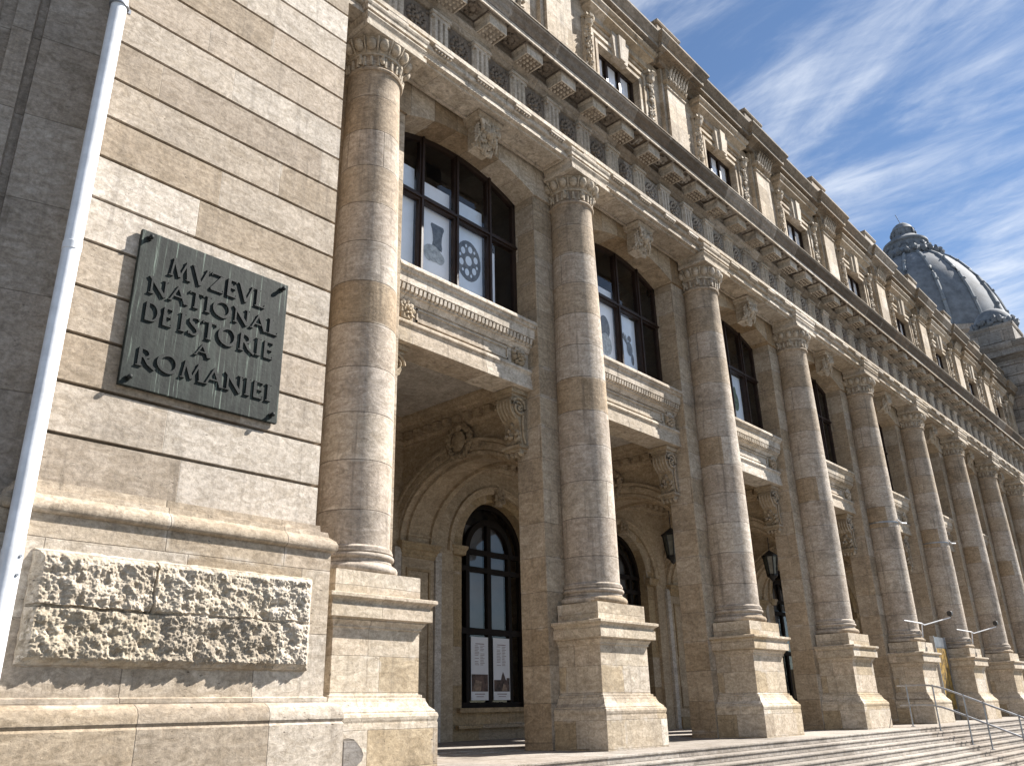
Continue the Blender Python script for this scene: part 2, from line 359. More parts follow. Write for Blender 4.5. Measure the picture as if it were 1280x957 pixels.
# ------------------------------------------------------------------ the setting
g = MB(); g.box(-400, 500, -500, 300, -1.5, -1.2)
tag(g.build('ground', M['asphalt']), kind='structure')
st = MB()
TR, RS, EDGE = .215, .092, -1.48
for i in range(13):
    z = -RS*i; y1 = EDGE-TR*i
    st.box(-.645 if y1 > -1.4 else -.645, 62, y1, 3. if i == 0 else y1+TR, z-RS+.0, z-.026)
    st.box(-.645, 62, y1-.014, (3. if i == 0 else y1+TR-.001), z-.026, z-.0)
tag(st.build('steps', M['steps'], bevel=.006), kind='structure')
fl = MB(); fl.box(-.6, 42, .70, 1.0, -.01, .014); fl.box(-.6, 42, 1.0, 4.9, -.01, .03)
tag(fl.build('porch_floor', M['steps'], bevel=.005), kind='structure')

# ------------------------------------------------------------------ the museum building
mus = empty('museum_building'); tag(mus, 'weathered limestone museum with a long colonnade, attic storey and far grey dome', 'building')

# corner pavilion at the left: grooved ashlar
def grooved(mb, x0, x1, y0, y1, z0, h, n, gd=.07, gw=.022):
    pr = []
    for i in range(n):
        a = z0+h*i; pr += [(-gd, a), (-gd, a+gw), (0, a+gw+.006), (0, a+h-.006)]
    pr.append((-gd, z0+h*n))
    mb.loft(x0, x1, y0, y1, pr)
pv = MB(); grooved(pv, -3.73, -.962, -.70, 1.6, 2.303+.4592*0, .4592, 31)
pav = pv.build('corner_pavilion_wall', M['ashlar'], mus, label='grooved ashlar wall of the corner pavilion behind the bronze plaque')
b = MB(); b.loft(-3.87, -.82, -.80, 1.6, [(-.09, 2.36), (-.085, 2.30), (-.03, 2.285), (-.02, 2.235), (.0, 2.22), (.035, 2.19), (.052, 2.15), (.05, 2.11), (.03, 2.085), (0, 2.078)][::-1])
b.build('string_course', M['base'], pav, smooth=40)
b = MB(); b.loft(-4.6, -.82, -.80, 1.6, [(.15, -1.2), (.15, .455), (.135, .475), (.15, .50), (.148, .56), (.12, .61), (.06, .64), (.03, .652), (.03, .69), (.0, .70), (0, 2.077)])
b.build('pavilion_base', M['base'], pav, smooth=30)
# bossed block
bb = MB(); NX, NZ = 440, 150; X0, X1, Z0, Z1 = -3.625, -1.035, .925, 1.80
random.seed(3)
pits = []
for i in range(15):
    for j in range(5):
        pits.append((X0+.08+(i+.5+random.uniform(-.35, .35))*(X1-X0)/15, Z0+.05+(j+.5+random.uniform(-.3, .3))*(Z1-Z0-.08)/5, random.uniform(.022, .046), random.uniform(.25, 1)))
vs = []
for j in range(NZ+1):
    for i in range(NX+1):
        x = X0+(X1-X0)*i/NX; z = Z0+(Z1-Z0)*j/NZ
        e = min(x-X0, X1-x, z-Z0, Z1-z)
        p = Vector((x, 0, z))
        h = .034*mnoise.noise(p*3.2)+.028*mnoise.noise(p*8+Vector((5, 0, 0)))+.020*mnoise.noise(p*17)+.013*mnoise.noise(p*38)+.008*mnoise.noise(p*75)+.004*mnoise.noise(p*140)
        for (px, pz, pr_, dep) in pits:
            dd = ((x-px)**2+(z-pz)**2)/(pr_*pr_)
            if dd < 4: h -= .045*dep*math.exp(-dd*1.3)
        for jz in (1.36,): 
            if abs(z-jz+.012*mnoise.noise(p*9)) < .012: h -= .045 if x < X0+.95 else .02
        if abs(x-(X0+.97)+.02*mnoise.noise(p*6)) < .010 and z > 1.36: h -= .04
        y = -.80-.095*min(1, .15+.85*e/.06)-h*.95*min(1, e/.04) if e > 0 else -.80-.014
        vs.append((x+(.012*mnoise.noise(p*11+Vector((9, 0, 0))) if e <= 0.001 else 0), y, z+(.012*mnoise.noise(p*12) if e <= .001 else 0)))
W = NX+1
fs = [(j*W+i, j*W+i+1, (j+1)*W+i+1, (j+1)*W+i) for j in range(NZ) for i in range(NX)]
rim = [i for i in range(W)]+[j*W+NX for j in range(1, NZ+1)]+[NZ*W+i for i in range(NX-1, -1, -1)]+[j*W for j in range(NZ-1, 0, -1)]
o0 = len(vs); vs += [(vs[i][0], -.795, vs[i][2]) for i in rim]
fs += [(rim[k], o0+k, o0+(k+1) % len(rim), rim[(k+1) % len(rim)]) for k in range(len(rim))]
bb.add(vs, fs); bb.build('bossed_block', M['boss'], pav, smooth=60, label='rough pitted bossed stone block projecting from the pavilion base')
# splayed recess to the left of the pavilion
rc = MB(); P0 = Vector((-3.74, -.42)); dv = Vector((-.956, .29)); nv = Vector((-.29, -.956))
plan = [P0+Vector((.4, -.1)), P0, P0+dv*.52, P0+dv*.53+nv*-.05, P0+dv*.60+nv*-.05, P0+dv*.61+nv*.03, P0+dv*.78+nv*.03, P0+dv*.79-nv*.04, P0+dv*.9-nv*.04, P0+dv*.92+nv*.02, P0+dv*4+nv*.02, P0+dv*4-nv*3, P0-nv*3+Vector((.4, 0))]
k = len(plan)
rc.add([(p.x, p.y, 2.3) for p in plan]+[(p.x, p.y, 16.5) for p in plan], [(i, (i+1) % k, k+(i+1) % k, k+i) for i in range(k)]+[tuple(range(k, 2*k))])
pl2 = [(p+nv*.12).to_3d() for p in plan[1:11]]
rc.add([(p.x, p.y, 2.08) for p in plan]+[(p.x, p.y, 2.3) for p in plan], [(i, (i+1) % k, k+(i+1) % k, k+i) for i in range(k)])
a_, b_ = P0+nv*.12, P0+dv*4+nv*.12; c_, d_ = P0+dv*4-nv*.3, P0-nv*.3
rc.add([(q.x, q.y, z) for z in (2.1, 2.32) for q in (a_, b_, c_, d_)], [(0, 1, 2, 3), (4, 5, 6, 7), (0, 1, 5, 4), (1, 2, 6, 5), (2, 3, 7, 6), (3, 0, 4, 7)])
a_, b_ = P0+nv*.08, P0+dv*4+nv*.08
rc.add([(q.x, q.y, z) for z in (-1.2, 2.08) for q in (a_, b_, c_, d_)], [(0, 1, 2, 3), (4, 5, 6, 7), (0, 1, 5, 4), (1, 2, 6, 5), (2, 3, 7, 6), (3, 0, 4, 7)])
rc.build('recess_wall', M['recess'], mus, label='shaded splayed recess with vertical mouldings left of the white downpipe')

# ---- column with pedestal (built at X = 0)
CY = -.07
prof = []
for i in range(25):
    t = i/24; r = .432-.062*max(0, (t-.25)/.75)**1.6 if t > .25 else .432
    prof.append((r, 2.30+t*(8.94-2.30)))
c = MB(); c.lathe(0, CY, [(.46, 2.255), (.46, 2.275), (.44, 2.295)]+prof+[(.385, 8.97), (.405, 8.975), (.415, 9.0), (.405, 9.025), (.38, 9.03), (.374, 9.05), (.374, 9.22), (.40, 9.235)], 64)
column = c.build('column', M['shaft'], mus, smooth=35)
c = MB()
def torus(r, z, a, n=7): return [(r+a*math.sin(math.pi*i/n), z-a*math.cos(math.pi*i/n)) for i in range(n+1)]
c.lathe(0, CY, [(.45, 1.977)]+torus(.475, 2.035, .055)+[(.475, 2.10), (.455, 2.125), (.455, 2.145)]+torus(.455, 2.18, .032)+[(.46, 2.22), (.47, 2.225), (.47, 2.25), (.44, 2.256)], 64)
c.build('column_base', M['shaft'], column, smooth=40)
c = MB()
c.lathe(0, CY, [(.385, 9.225), (.41, 9.235), (.415, 9.26), (.40, 9.265), (.41, 9.28), (.44, 9.35), (.48, 9.43), (.50, 9.482)], 48)
for k in range(16):
    a = 2*math.pi*k/16; rot = Matrix.Rotation(a, 3, 'Z') @ Matrix.Rotation(R(28), 3, 'Y')
    c.lump((.472*math.cos(a), CY+.472*math.sin(a), 9.37), (.066, .072, .092), 10, 7, 0, rot)
    a2 = a+math.pi/16; ca, sa = math.cos(a2), math.sin(a2)
    c.tube([(.42*ca, CY+.42*sa, 9.275), (.485*ca, CY+.485*sa, 9.36), (.535*ca, CY+.535*sa, 9.46)], [.010, .014, .018], 5)
for k in range(24):
    a = 2*math.pi*k/24; ca, sa = math.cos(a), math.sin(a)
    c.tube([(.380*ca, CY+.380*sa, 9.06), (.388*ca, CY+.388*sa, 9.13), (.392*ca, CY+.392*sa, 9.21)], [.026, .024, .020], 5)
for k in range(8):
    a = 2*math.pi*(k+.5)/8; ca, sa = math.cos(a), math.sin(a)
    c.lump((.405*ca, CY+.405*sa, 9.15), (.04, .04, .07), 7, 5, .5); c.lump((.43*ca, CY+.43*sa, 9.20), (.03, .03, .035), 6, 4, .5)
c.build('capital', M['carve'], column, smooth=35)
c = MB()
c.loft(-.596, .596, -.596, .15, [(0, 1.722), (0, 1.977)])
c.loft(-.594, .594, -.594, .17, [(.154, .0), (.154, .438)])
c.loft(-.594, .594, -.594, .168, [(.148, .437), (.148, .45), (.155, .47), (.16, .50), (.152, .53), (.135, .54), (.135, .555), (.085, .60), (.06, .65), (.055, .68), (.03, .683), (.03, .715), (0, .72), (0, 1.38), (.018, 1.385), (.018, 1.41), (.03, 1.43), (.05, 1.455), (.052, 1.475), (.105, 1.48), (.105, 1.605), (.085, 1.61), (.088, 1.63), (.105, 1.655), (.14, 1.675), (.148, 1.68), (.148, 1.715), (.12, 1.7225)])
ped = c.build('pedestal', M['ped'], column, bevel=.003)
m = MB(); random.seed(6); pts_ = [(-.46+.17*math.cos(a)*(1+.25*random.random()), .155+.13*math.sin(a)*(1+.3*random.random())) for a in [i*math.pi/8 for i in range(16)]]
m.add([(x_, -.7505, z_) for x_, z_ in pts_]+[(-.46+(x_+.46)*.9, -.7425, .155+(z_-.155)*.9) for x_, z_ in pts_], [(i, (i+1) % 16, 16+(i+1) % 16, 16+i) for i in range(16)])
m.add([(-.46+(x_+.46)*.97, -.7515, .155+(z_-.155)*.97) for x_, z_ in pts_], [tuple(range(16))])
chip_args = m
# abacus block carrying the ressaut of the architrave
c = MB(); c.loft(-.50, .50, -.52, .10, [(.0, 9.483), (.05, 9.485), (.055, 9.49), (.055, 9.555), (.02, 9.56), (.02, 9.62), (.03, 9.66), (.055, 9.70), (.055, 9.72), (.015, 9.725), (.015, 9.76), (.06, 9.765), (.06, 9.83), (.075, 9.845), (.085, 9.875), (.085, 9.905), (.02, 9.925)])
c.build('abacus', M['trim'], column)
for k in range(1, NC+1): dup(column, S*k, mus)
chip_args.build('stone_patch', M['dark'], column, label='grey repair patch on the nearest pedestal base')

# ---- piers, with scroll consoles on both reveals
p = MB(); p.box(-.8, .8, .17, .69, 0, 9.12)
pier = p.build('pier', M['pier'], mus, bevel=.008)
def console(sx):
    """scroll bracket on the pier reveal (sx = -1: on the left-hand face)"""
    m = MB(); x0 = sx*.8
    def bx(d0, d1, y0, y1, z0, z1):
        a, b2 = sorted((x0+sx*d0, x0+sx*d1)); m.box(a, b2, y0, y1, z0, z1)
    bx(0, .40, .42, .86, 5.33, 5.405); bx(0, .36, .46, .82, 5.28, 5.33)
    # side profile (projection, z) of the scroll
    pr = [(0, 5.28), (.33, 5.28), (.36, 5.22), (.355, 5.10), (.30, 5.0), (.22, 4.93), (.17, 4.85), (.15, 4.72), (.14, 4.56), (.11, 4.50), (0, 4.48)]
    n = len(pr)
    m.add([(x0+sx*d, .48, z) for d, z in pr]+[(x0+sx*d, .80, z) for d, z in pr], [(i, (i+1) % n, n+(i+1) % n, n+i) for i in range(n)]+[tuple(range(n)), tuple(range(n, 2*n))[::-1]])
    for yy in (.455, .825):          # volutes on the two cheeks
        pts = []
        for i in range(34):
            t = i/33; a = t*2.15*2*math.pi; r = .150*(1-t)+.018
            pts.append((x0+sx*(.19+r*math.cos(a)), yy, 5.11+r*math.sin(a)))
        m.tube(pts, [.026-.012*i/33 for i in range(34)], 6)
        m.lump((x0+sx*.19, yy, 5.11), (.03, .035, .03), 8, 6)
        m.tube([(x0+sx*.10, yy, 4.98), (x0+sx*.12, yy, 4.85), (x0+sx*.10, yy, 4.62), (x0+sx*.06, yy, 4.52)], .02, 6)
    for i in range(5):               # strap fluting round the scroll
        yy = .50+.07*i
        m.tube([(x0+sx*.30, yy, 5.27), (x0+sx*.365, yy, 5.20), (x0+sx*.36, yy, 5.09), (x0+sx*.30, yy, 4.99), (x0+sx*.22, yy, 4.92)], .018, 5)
    random.seed(11)
    for i in range(14):              # hanging foliage
        m.lump((x0+sx*random.uniform(.13, .19), random.uniform(.52, .76), 4.86-.025*i), (.045, .045, .045), 7, 5, .8)
    bx(0, .22, .44, .84, 4.44, 4.485); bx(0, .18, .48, .80, 4.385, 4.44)
    for i in range(4): m.lump((x0+sx*.12, .50+.09*i, 4.36), (.06, .035, .05), 7, 5, .6)
    return m.build('scroll_console', M['carve'], pier, smooth=40)
console(-1); console(1)
piers = [pier]+[dup(pier, S*k, mus) for k in range(1, NC+1)]

# ---- per-bay parts, modelled in bay 0 (centre X = 2.3)
BX = 2.3
aw = MB(); arch_wall(aw, .8, 3.8, 9.10, 10.4, .13, .62, BX, 1.5, 9.10, .33, 9.10, mapx, 24, False, sides=False)
arch = aw.build('window_arch', M['vous'], mus)
aw = MB(); aw.box(-.8, .8, .13, .69, 9.122, 10.4);
ph = aw.build('pier_head', M['vous'], mus)
for k in range(1, NC+1): dup(ph, S*k, mus)
# keystone: lion-like leaf mask under a moulded cap
m = MB(); m.loft(BX-.24, BX+.24, -.20, .14, [(0, 9.60), (.02, 9.61), (.03, 9.66), (.06, 9.69), (.06, 9.705)])
n = 8
pr = [(.14, 9.60), (-.18, 9.60), (-.22, 9.52), (-.20, 9.42), (-.12, 9.33), (-.05, 9.24), (.0, 9.16), (.14, 9.14)]
m.add([(BX-.17, y, z) for y, z in pr]+[(BX+.17, y, z) for y, z in pr], [(i, (i+1) % n, n+(i+1) % n, n+i) for i in range(n)]+[tuple(range(n)), tuple(range(n, 2*n))[::-1]])
random.seed(5)
def lerp_prof(t):
    t *= 5; i = min(int(t), 4); f = t-i; a, b2 = pr[1+i], pr[2+i]; return (a[0]+(b2[0]-a[0])*f, a[1]+(b2[1]-a[1])*f)
for i in range(90):
    y, z = lerp_prof(random.random()); m.lump((BX+random.uniform(-.2, .2), y-random.uniform(0, .03), z), (random.uniform(.025, .055), .04, random.uniform(.03, .07)), 7, 5, .9)
m.lump((BX, -.20, 9.40), (.085, .08, .09), 10, 8, .3); m.lump((BX, -.24, 9.37), (.04, .06, .03), 8, 6); m.lump((BX-.07, -.19, 9.47), (.035, .04, .03)); m.lump((BX+.07, -.19, 9.47), (.035, .04, .03))
for sx in (-1, 1):
    for i in range(5):
        a = .3+.5*i; m.tube([(BX+sx*.10, -.12, 9.50-.03*i), (BX+sx*.22, -.16, 9.52-.055*i), (BX+sx*.24, -.10, 9.42-.06*i)], .024, 6)
m.build('carved_keystone', M['carve'], arch, smooth=28)

# upper window: frame with glass
def rail(m, x0, x1, z0, z1, y0=.60, y1=.68): m.box(x0, x1, y0, y1, z0, z1)
m = MB()
P = arc_pts(BX, 1.495, 9.10, .325, 24, False)
for (a, b2) in zip(P, P[1:]):
    m.add([(a[0], .60, a[1]), (b2[0], .60, b2[1]), (b2[0], .60, b2[1]-.09), (a[0], .60, a[1]-.09), (a[0], .68, a[1]), (b2[0], .68, b2[1]), (b2[0], .68, b2[1]-.09), (a[0], .68, a[1]-.09)], [(0, 1, 2, 3), (7, 6, 5, 4), (3, 2, 6, 7)])
rail(m, .80, .88, 6.3, 9.1); rail(m, 3.72, 3.80, 6.3, 9.1)
for x in (1.552, 2.33, 3.12):
    rail(m, x-.055, x+.055, 6.3, 9.40, .598, .69); rail(m, x-.022, x+.022, 6.3, 9.38, .565, .60)
rail(m, .8, 3.8, 8.12, 8.25, .595, .695); rail(m, .8, 3.8, 8.155, 8.195, .56, .597)
rail(m, .8, 3.8, 6.30, 6.66, .59, .70)
uw = m.build('upper_window', M['frame'], mus, bevel=.004)
m = MB(); m.quad((.84, .64, 6.5), (3.76, .64, 6.5), (3.76, .64, 9.1), (.84, .64, 9.1))
P = arc_pts(BX, 1.46, 9.10, .29, 16, False)
m.add([(p_[0], .64, p_[1]) for p_ in P], [tuple(range(len(P)))])
m.build('window_pane', M['glass'], uw)
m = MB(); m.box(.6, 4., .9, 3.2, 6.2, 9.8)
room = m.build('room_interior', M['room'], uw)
# open the front of the room towards the glass
bm = bmesh.new(); bm.from_mesh(room.data)
bmesh.ops.delete(bm, geom=[f_ for f_ in bm.faces if all(abs(v.co.y-.9) < 1e-4 for v in f_.verts)], context='FACES'); bm.to_mesh(room.data); bm.free()

# balcony parapet with beam
m = MB()
pf = [(.62, 6.40), (.24, 6.58), (.172, 6.585), (.165, 6.56), (.165, 6.525), (.19, 6.515), (.20, 6.47), (.225, 6.455), (.23, 6.44), (.235, 6.30), (.29, 6.285), (.30, 6.275), (.30, 6.165), (.335, 6.155), (.365, 6.10), (.37, 6.08), (.40, 6.075), (.40, 5.80), (.385, 5.79), (.33, 5.77), (.31, 5.745), (.31, 5.715), (.33, 5.70), (.345, 5.665), (.345, 5.60), (.33, 5.59), (.33, 5.505), (.315, 5.50), (.315, 5.42), (.33, 5.415), (.83, 5.415), (.83, 6.1), (.62, 6.1)]
m.prof_x(.80, 3.80, pf)
# raised panel border
for (x0, x1, z0, z1) in ((1.30, 3.28, 6.02, 6.045), (1.30, 3.28, 5.835, 5.86), (1.30, 1.325, 5.835, 6.045), (3.255, 3.28, 5.835, 6.045)): m.box(x0, x1, .375, .402, z0, z1)
par = m.build('balcony_parapet', M['trim'], mus)
m = MB()
x = .83
while x < 3.78:
    m.add([(x, .24, 6.283), (x+.05, .24, 6.283), (x+.05, .30, 6.283), (x, .30, 6.283), (x, .255, 6.20), (x+.05, .255, 6.20), (x+.05, .31, 6.175), (x, .31, 6.175)], [(0, 1, 5, 4), (4, 5, 6, 7), (1, 2, 6, 5), (0, 4, 7, 3)]); x += .082
m.build('dentil_course', M['trim'], par)
def rosette(cx, z, y, r, name, parent, sd):
    m = MB(); random.seed(sd)
    m.box(cx-r*.85, cx+r*.85, y-.02, y+.003, z-r*.95, z+r*.95)
    for i in range(9):
        a = 2*math.pi*i/9; m.lump((cx+r*.72*math.cos(a), y-.04, z+r*.78*math.sin(a)), (r*.34, .05, r*.34), 7, 5, .9)
    for i in range(6):
        a = 2*math.pi*i/6+.3; m.lump((cx+r*.36*math.cos(a), y-.065, z+r*.36*math.sin(a)), (r*.22, .04, r*.22), 7, 5, .7)
    m.lump((cx, y-.09, z), (r*.2, .04, r*.2), 8, 6, .3)
    return m.build(name, M['carve'], parent, smooth=28)
rosette(1.08, 5.94, .40, .155, 'rosette', par, 1); rosette(3.52, 5.94, .40, .155, 'rosette', par, 2)
for k in range(1, NC):
    dup(arch, S*k, mus); dup(uw, S*k, mus); dup(par, S*k, mus)

# ---- entablature
XE0, XE1 = -.93, 41.7
m = MB()
m.prof_x(XE0, XE1, [(.125, 9.72), (.125, 10.10), (-.42, 10.10), (-.56, 10.075), (-.58, 10.06), (-.58, 9.985), (-.505, 9.975), (-.505, 9.955), (-.515, 9.945), (-.515, 9.875), (-.50, 9.865), (-.455, 9.855), (-.455, 9.825), (-.43, 9.81), (-.43, 9.795), (-.475, 9.79), (-.475, 9.72)])
archi = m.build('architrave', M['trim'], mus)
m = MB()                                   # soffit coffer mouldings of every bay
for k in range(NC):
    a, b2 = S*k+.60, S*k+4.0
    for (x0, x1, y0, y1) in ((a, b2, -.405, -.365), (a, b2, .03, .07), (a, a+.04, -.365, .03), (b2-.04, b2, -.365, .03)): m.box(x0, x1, y0, y1, 9.675, 9.722)
m.build('soffit_moulding', M['trim'], archi)
# regulae with guttae
m = MB(); m.box(-.19, .19, -.575, -.50, 9.935, 9.984)
for i in range(6): xx = -.155+.062*i; m.lathe(xx, -.545, [(.012, 9.936), (.021, 9.895)], 8)
reg = m.build('guttae', M['frieze'], archi)
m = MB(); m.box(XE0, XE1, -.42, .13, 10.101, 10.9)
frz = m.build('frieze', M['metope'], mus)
m = MB()
m.prof_x(XE0, XE1, [(-.422, 10.72), (-.46, 10.73), (-.50, 10.78), (-.50, 10.80), (-.53, 10.82), (-.56, 10.87), (-.56, 10.895), (-.422, 10.895)])
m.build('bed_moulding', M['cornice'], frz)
m = MB()
for i in range(3):
    xx = -.105+.105*i
    m.add([(xx-.052, -.45, 10.103), (xx-.026, -.50, 10.103), (xx+.026, -.50, 10.103), (xx+.052, -.45, 10.103), (xx-.052, -.45, 10.60), (xx-.026, -.50, 10.60), (xx+.026, -.50, 10.60), (xx+.052, -.45, 10.60)], [(0, 1, 5, 4), (1, 2, 6, 5), (2, 3, 7, 6)])
m.box(-.19, .19, -.452, -.418, 10.1015, 10.665); m.box(-.19, .19, -.50, -.45, 10.601, 10.665); m.box(-.205, .205, -.52, -.418, 10.666, 10.722)
tri = m.build('triglyph', M['frieze'], frz)
m = MB(); m.box(-.265, .265, -.424, -.415, 10.11, 10.715)
def ringl(m, c, r, y, n, sz, sd):
    random.seed(sd)
    for i in range(n):
        a = 2*math.pi*i/n; m.lump((c[0]+r*math.cos(a), y, c[1]+r*math.sin(a)), (sz, sz*.7, sz), 6, 5, .8)
ringl(m, (0, 10.41), .17, -.435, 14, .042, 2); ringl(m, (0, 10.41), .085, -.44, 7, .04, 3); m.lump((0, -.45, 10.41), (.05, .04, .05), 8, 6, .3)
for q in ((-.22, 10.16), (.22, 10.16), (-.22, 10.66), (.22, 10.66)): m.lump((q[0], -.43, q[1]), (.04, .025, .04), 6, 5, .6)
met = m.build('metope', M['metope'], frz, smooth=50)
# modillion with studded underside
m = MB(); m.loft(-.19, .19, -.80, -.40, [(0, 10.898), (0, 11.0), (.02, 11.01), (.045, 11.05), (.045, 11.075)])
for (x0, x1, y0, y1) in ((-.205, .205, -.865, -.845), (-.205, .205, -.53, -.51), (-.205, -.185, -.845, -.53), (.185, .205, -.845, -.53)): m.box(x0, x1, y0, y1, 10.862, 10.90)
m.box(-.205, .205, -.866, -.45, 10.899, 11.078)
for i in range(4):
    for j in range(4): m.lump((-.135+.09*i, -.808+.08*j, 10.892), (.033, .030, .034), 6, 4)
mod = m.build('modillion', M['trim'], mus)
m = MB(); m.box(-.185, .185, -.845, -.53, 10.892, 10.8985); m.build('coffer_panel', M['dark_tone'], mod)  # coffer ground coloured darker than its frame and studs
# soffit rosette panel between modillions
m = MB()
for (x0, x1, y0, y1) in ((-.24, .24, -.93, -.90), (-.24, .24, -.54, -.51), (-.24, -.21, -.90, -.54), (.21, .24, -.90, -.54)): m.box(x0, x1, y0, y1, 11.05, 11.082)
m.lump((0, -.72, 11.06), (.06, .06, .045), 8, 6, .4)
for i in range(7): a = 2*math.pi*i/7; m.lump((.11*math.cos(a), -.72+.11*math.sin(a), 11.065), (.05, .05, .03), 7, 5, .7)
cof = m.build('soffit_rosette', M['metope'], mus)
NT = 46
for i in range(NT):
    xx = .92*i-.0
    if xx > XE1-.3: break
    if i: dup(tri, xx, frz); dup(reg, xx, archi); dup(mod, xx, mus)
    if i: dup(met, xx+.46, frz); dup(cof, xx+.46, mus)
dup(mod, -.92+.2, mus)
met.location.x = .46; cof.location.x = .46
# cornice
m = MB()
m.prof_x(XE0, XE1, [(.13, 11.086), (-.93, 11.086), (-.93, 11.045), (-.955, 11.045), (-.955, 11.13), (-.94, 11.14), (.13, 11.14)])
mco = m.build('main_cornice', M['trim'], mus)
m = MB(); m.prof_x(XE0, XE1, [(.13, 10.901), (-.50, 10.901), (-.50, 11.0), (-.53, 11.03), (-.53, 11.082), (-.925, 11.082), (-.925, 11.085), (.13, 11.085)]); m.build('dark_soffit', M['dark_tone'], mco)  # soffit between and behind the modillions, in a darker stone colour
m = MB()
m.prof_x(XE0, XE1, [(.13, 11.142), (-.96, 11.142), (-.965, 11.165), (-1.0, 11.20), (-1.03, 11.27), (-1.075, 11.32), (-1.085, 11.34), (-1.085, 11.375), (.13, 11.375)])
m.build('cyma_moulding', M['dark_tone'], mco)
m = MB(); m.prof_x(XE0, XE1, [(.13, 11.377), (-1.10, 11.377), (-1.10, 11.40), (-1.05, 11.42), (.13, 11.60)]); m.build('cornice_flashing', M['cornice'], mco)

# ---- attic storey
AC = 2.3
m = MB()
for k in range(NC):
    cx = S*k+2.3
    for (x0, x1, z0, z1) in ((S*k-.0, cx-.8, 11.5, 15.3), (cx+.8, S*(k+1), 11.5, 15.3), (cx-.8, cx+.8, 11.5, 12.9), (cx-.8, cx+.8, 14.14, 15.3)): m.box(x0, x1, .12, .5, z0, z1)
m.box(-4., 0, .12, .5, 11.5, 15.3)
m.build('attic_wall', M['attic'], mus)
m = MB()
for a, b2 in ((1.50, 1.56), (2.02, 2.09), (2.51, 2.58), (3.04, 3.10)): m.box(a, b2, .24, .30, 12.9, 14.14)
m.box(1.5, 3.1, .24, .30, 14.08, 14.14); m.box(1.5, 3.1, .24, .30, 12.9, 12.97)
atw = m.build('attic_window', M['frame'], mus)
m = MB(); m.quad((1.53, .275, 12.93), (3.07, .275, 12.93), (3.07, .275, 14.1), (1.53, .275, 14.1)); m.build('window_pane', M['glass'], atw)
m = MB()
for i in range(3):
    x0 = 1.56+.50*i
    n = 8
    for j in range(n): m.quad((x0+.38*j/n, .295+.012*(j % 2), 12.9), (x0+.38*(j+1)/n, .295+.012*((j+1) % 2), 12.9), (x0+.38*(j+1)/n, .295+.012*((j+1) % 2), 14.1), (x0+.38*j/n, .295+.012*(j % 2), 14.1))
m.build('curtain', M['curtain'], atw)
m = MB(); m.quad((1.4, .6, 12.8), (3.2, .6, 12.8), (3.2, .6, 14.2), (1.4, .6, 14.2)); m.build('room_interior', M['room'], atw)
m = MB()                                            # surround
for d, y in ((0, .06), (.10, .085), (.17, .04)):
    w_ = .085
    m.box(1.5-d-w_, 1.5-d, y, .13, 12.5, 14.14+d+w_); m.box(3.1+d, 3.1+d+w_, y, .13, 12.5, 14.14+d+w_); m.box(1.5-d, 3.1+d, y, .13, 14.14+d, 14.14+d+w_)
m.build('window_surround', M['attic'], atw)
m = MB(); m.loft(1.16, 3.44, -.02, .13, [(-.10, 14.55), (-.08, 14.60), (-.02, 14.62), (-.02, 14.76), (.0, 14.78), (.10, 14.86), (.12, 14.87), (.12, 14.95), (.16, 14.98), (.19, 15.04), (.19, 15.07), (.05, 15.10)])
m.build('window_hood', M['attic'], atw)
m = MB()
for (a0, a1, b0, b1, y) in ((-.34, -.14, -.24, -.10, -.01), (-.13, .13, -.095, .095, -.06), (.14, .34, .10, .24, -.01)):
    m.add([(AC+b0, y, 14.10), (AC+b1, y, 14.10), (AC+a1, y-.02, 14.74), (AC+a0, y-.02, 14.74), (AC+b0, .13, 14.10), (AC+b1, .13, 14.10), (AC+a1, .13, 14.74), (AC+a0, .13, 14.74)], [(0, 1, 2, 3), (0, 4, 5, 1), (1, 5, 6, 2), (2, 6, 7, 3), (3, 7, 4, 0)])
m.build('keystone', M['trim'], atw)
for sx, sd in ((-1, 21), (1, 22)):
    m = MB(); random.seed(sd); cx = AC+sx*1.20
    m.box(cx-.10, cx+.10, .05, .125, 12.5, 14.56)
    m.lump((cx, .0, 14.36), (.10, .12, .13), 9, 7, .3); m.lump((cx, -.06, 14.47), (.12, .10, .06), 8, 6, .6); m.box(cx-.13, cx+.13, -.06, .1, 14.50, 14.555)
    for i in range(34):
        t = i/33; m.lump((cx+random.uniform(-.07, .07), .03+random.uniform(-.03, .02), 14.22-t*1.55), (.06-.02*t, .055, .055), 7, 5, .9)
    m.build('carved_festoon', M['carve'], atw, smooth=28)
for k in range(1, NC): dup(atw, S*k, mus)
# pilasters at each column axis
m = MB(); m.box(-.40, .40, -.05, .118, 11.5, 14.52)
for x0, x1, y in ((-.52, -.42, .02), (.42, .52, .02)): m.box(x0, x1, y, .119, 11.5, 15.1)
m.loft(-.40, .40, -.05, .118, [(.0, 14.521), (.03, 14.53), (.03, 14.56), (.0, 14.57), (.0, 14.66), (.04, 14.68), (.06, 14.72), (.06, 14.76), (.02, 14.765), (.02, 15.12)])
atp = m.build('attic_pilaster', M['attic'], mus)
m = MB(); random.seed(4)
for i in range(7):
    xx = -.36+.12*i
    m.tube([(xx, -.12, 14.80), (xx, -.17, 14.95), (xx, -.24, 15.08)], [.035, .04, .035], 6)
    m.lump((xx, -.13, 14.74), (.045, .045, .05), 7, 5, .7)
m.box(-.44, .44, -.14, -.02, 14.77, 14.80)
m.build('pilaster_capital', M['carve'], atp, smooth=50)
for k in range(1, NC+1): dup(atp, S*k, mus)
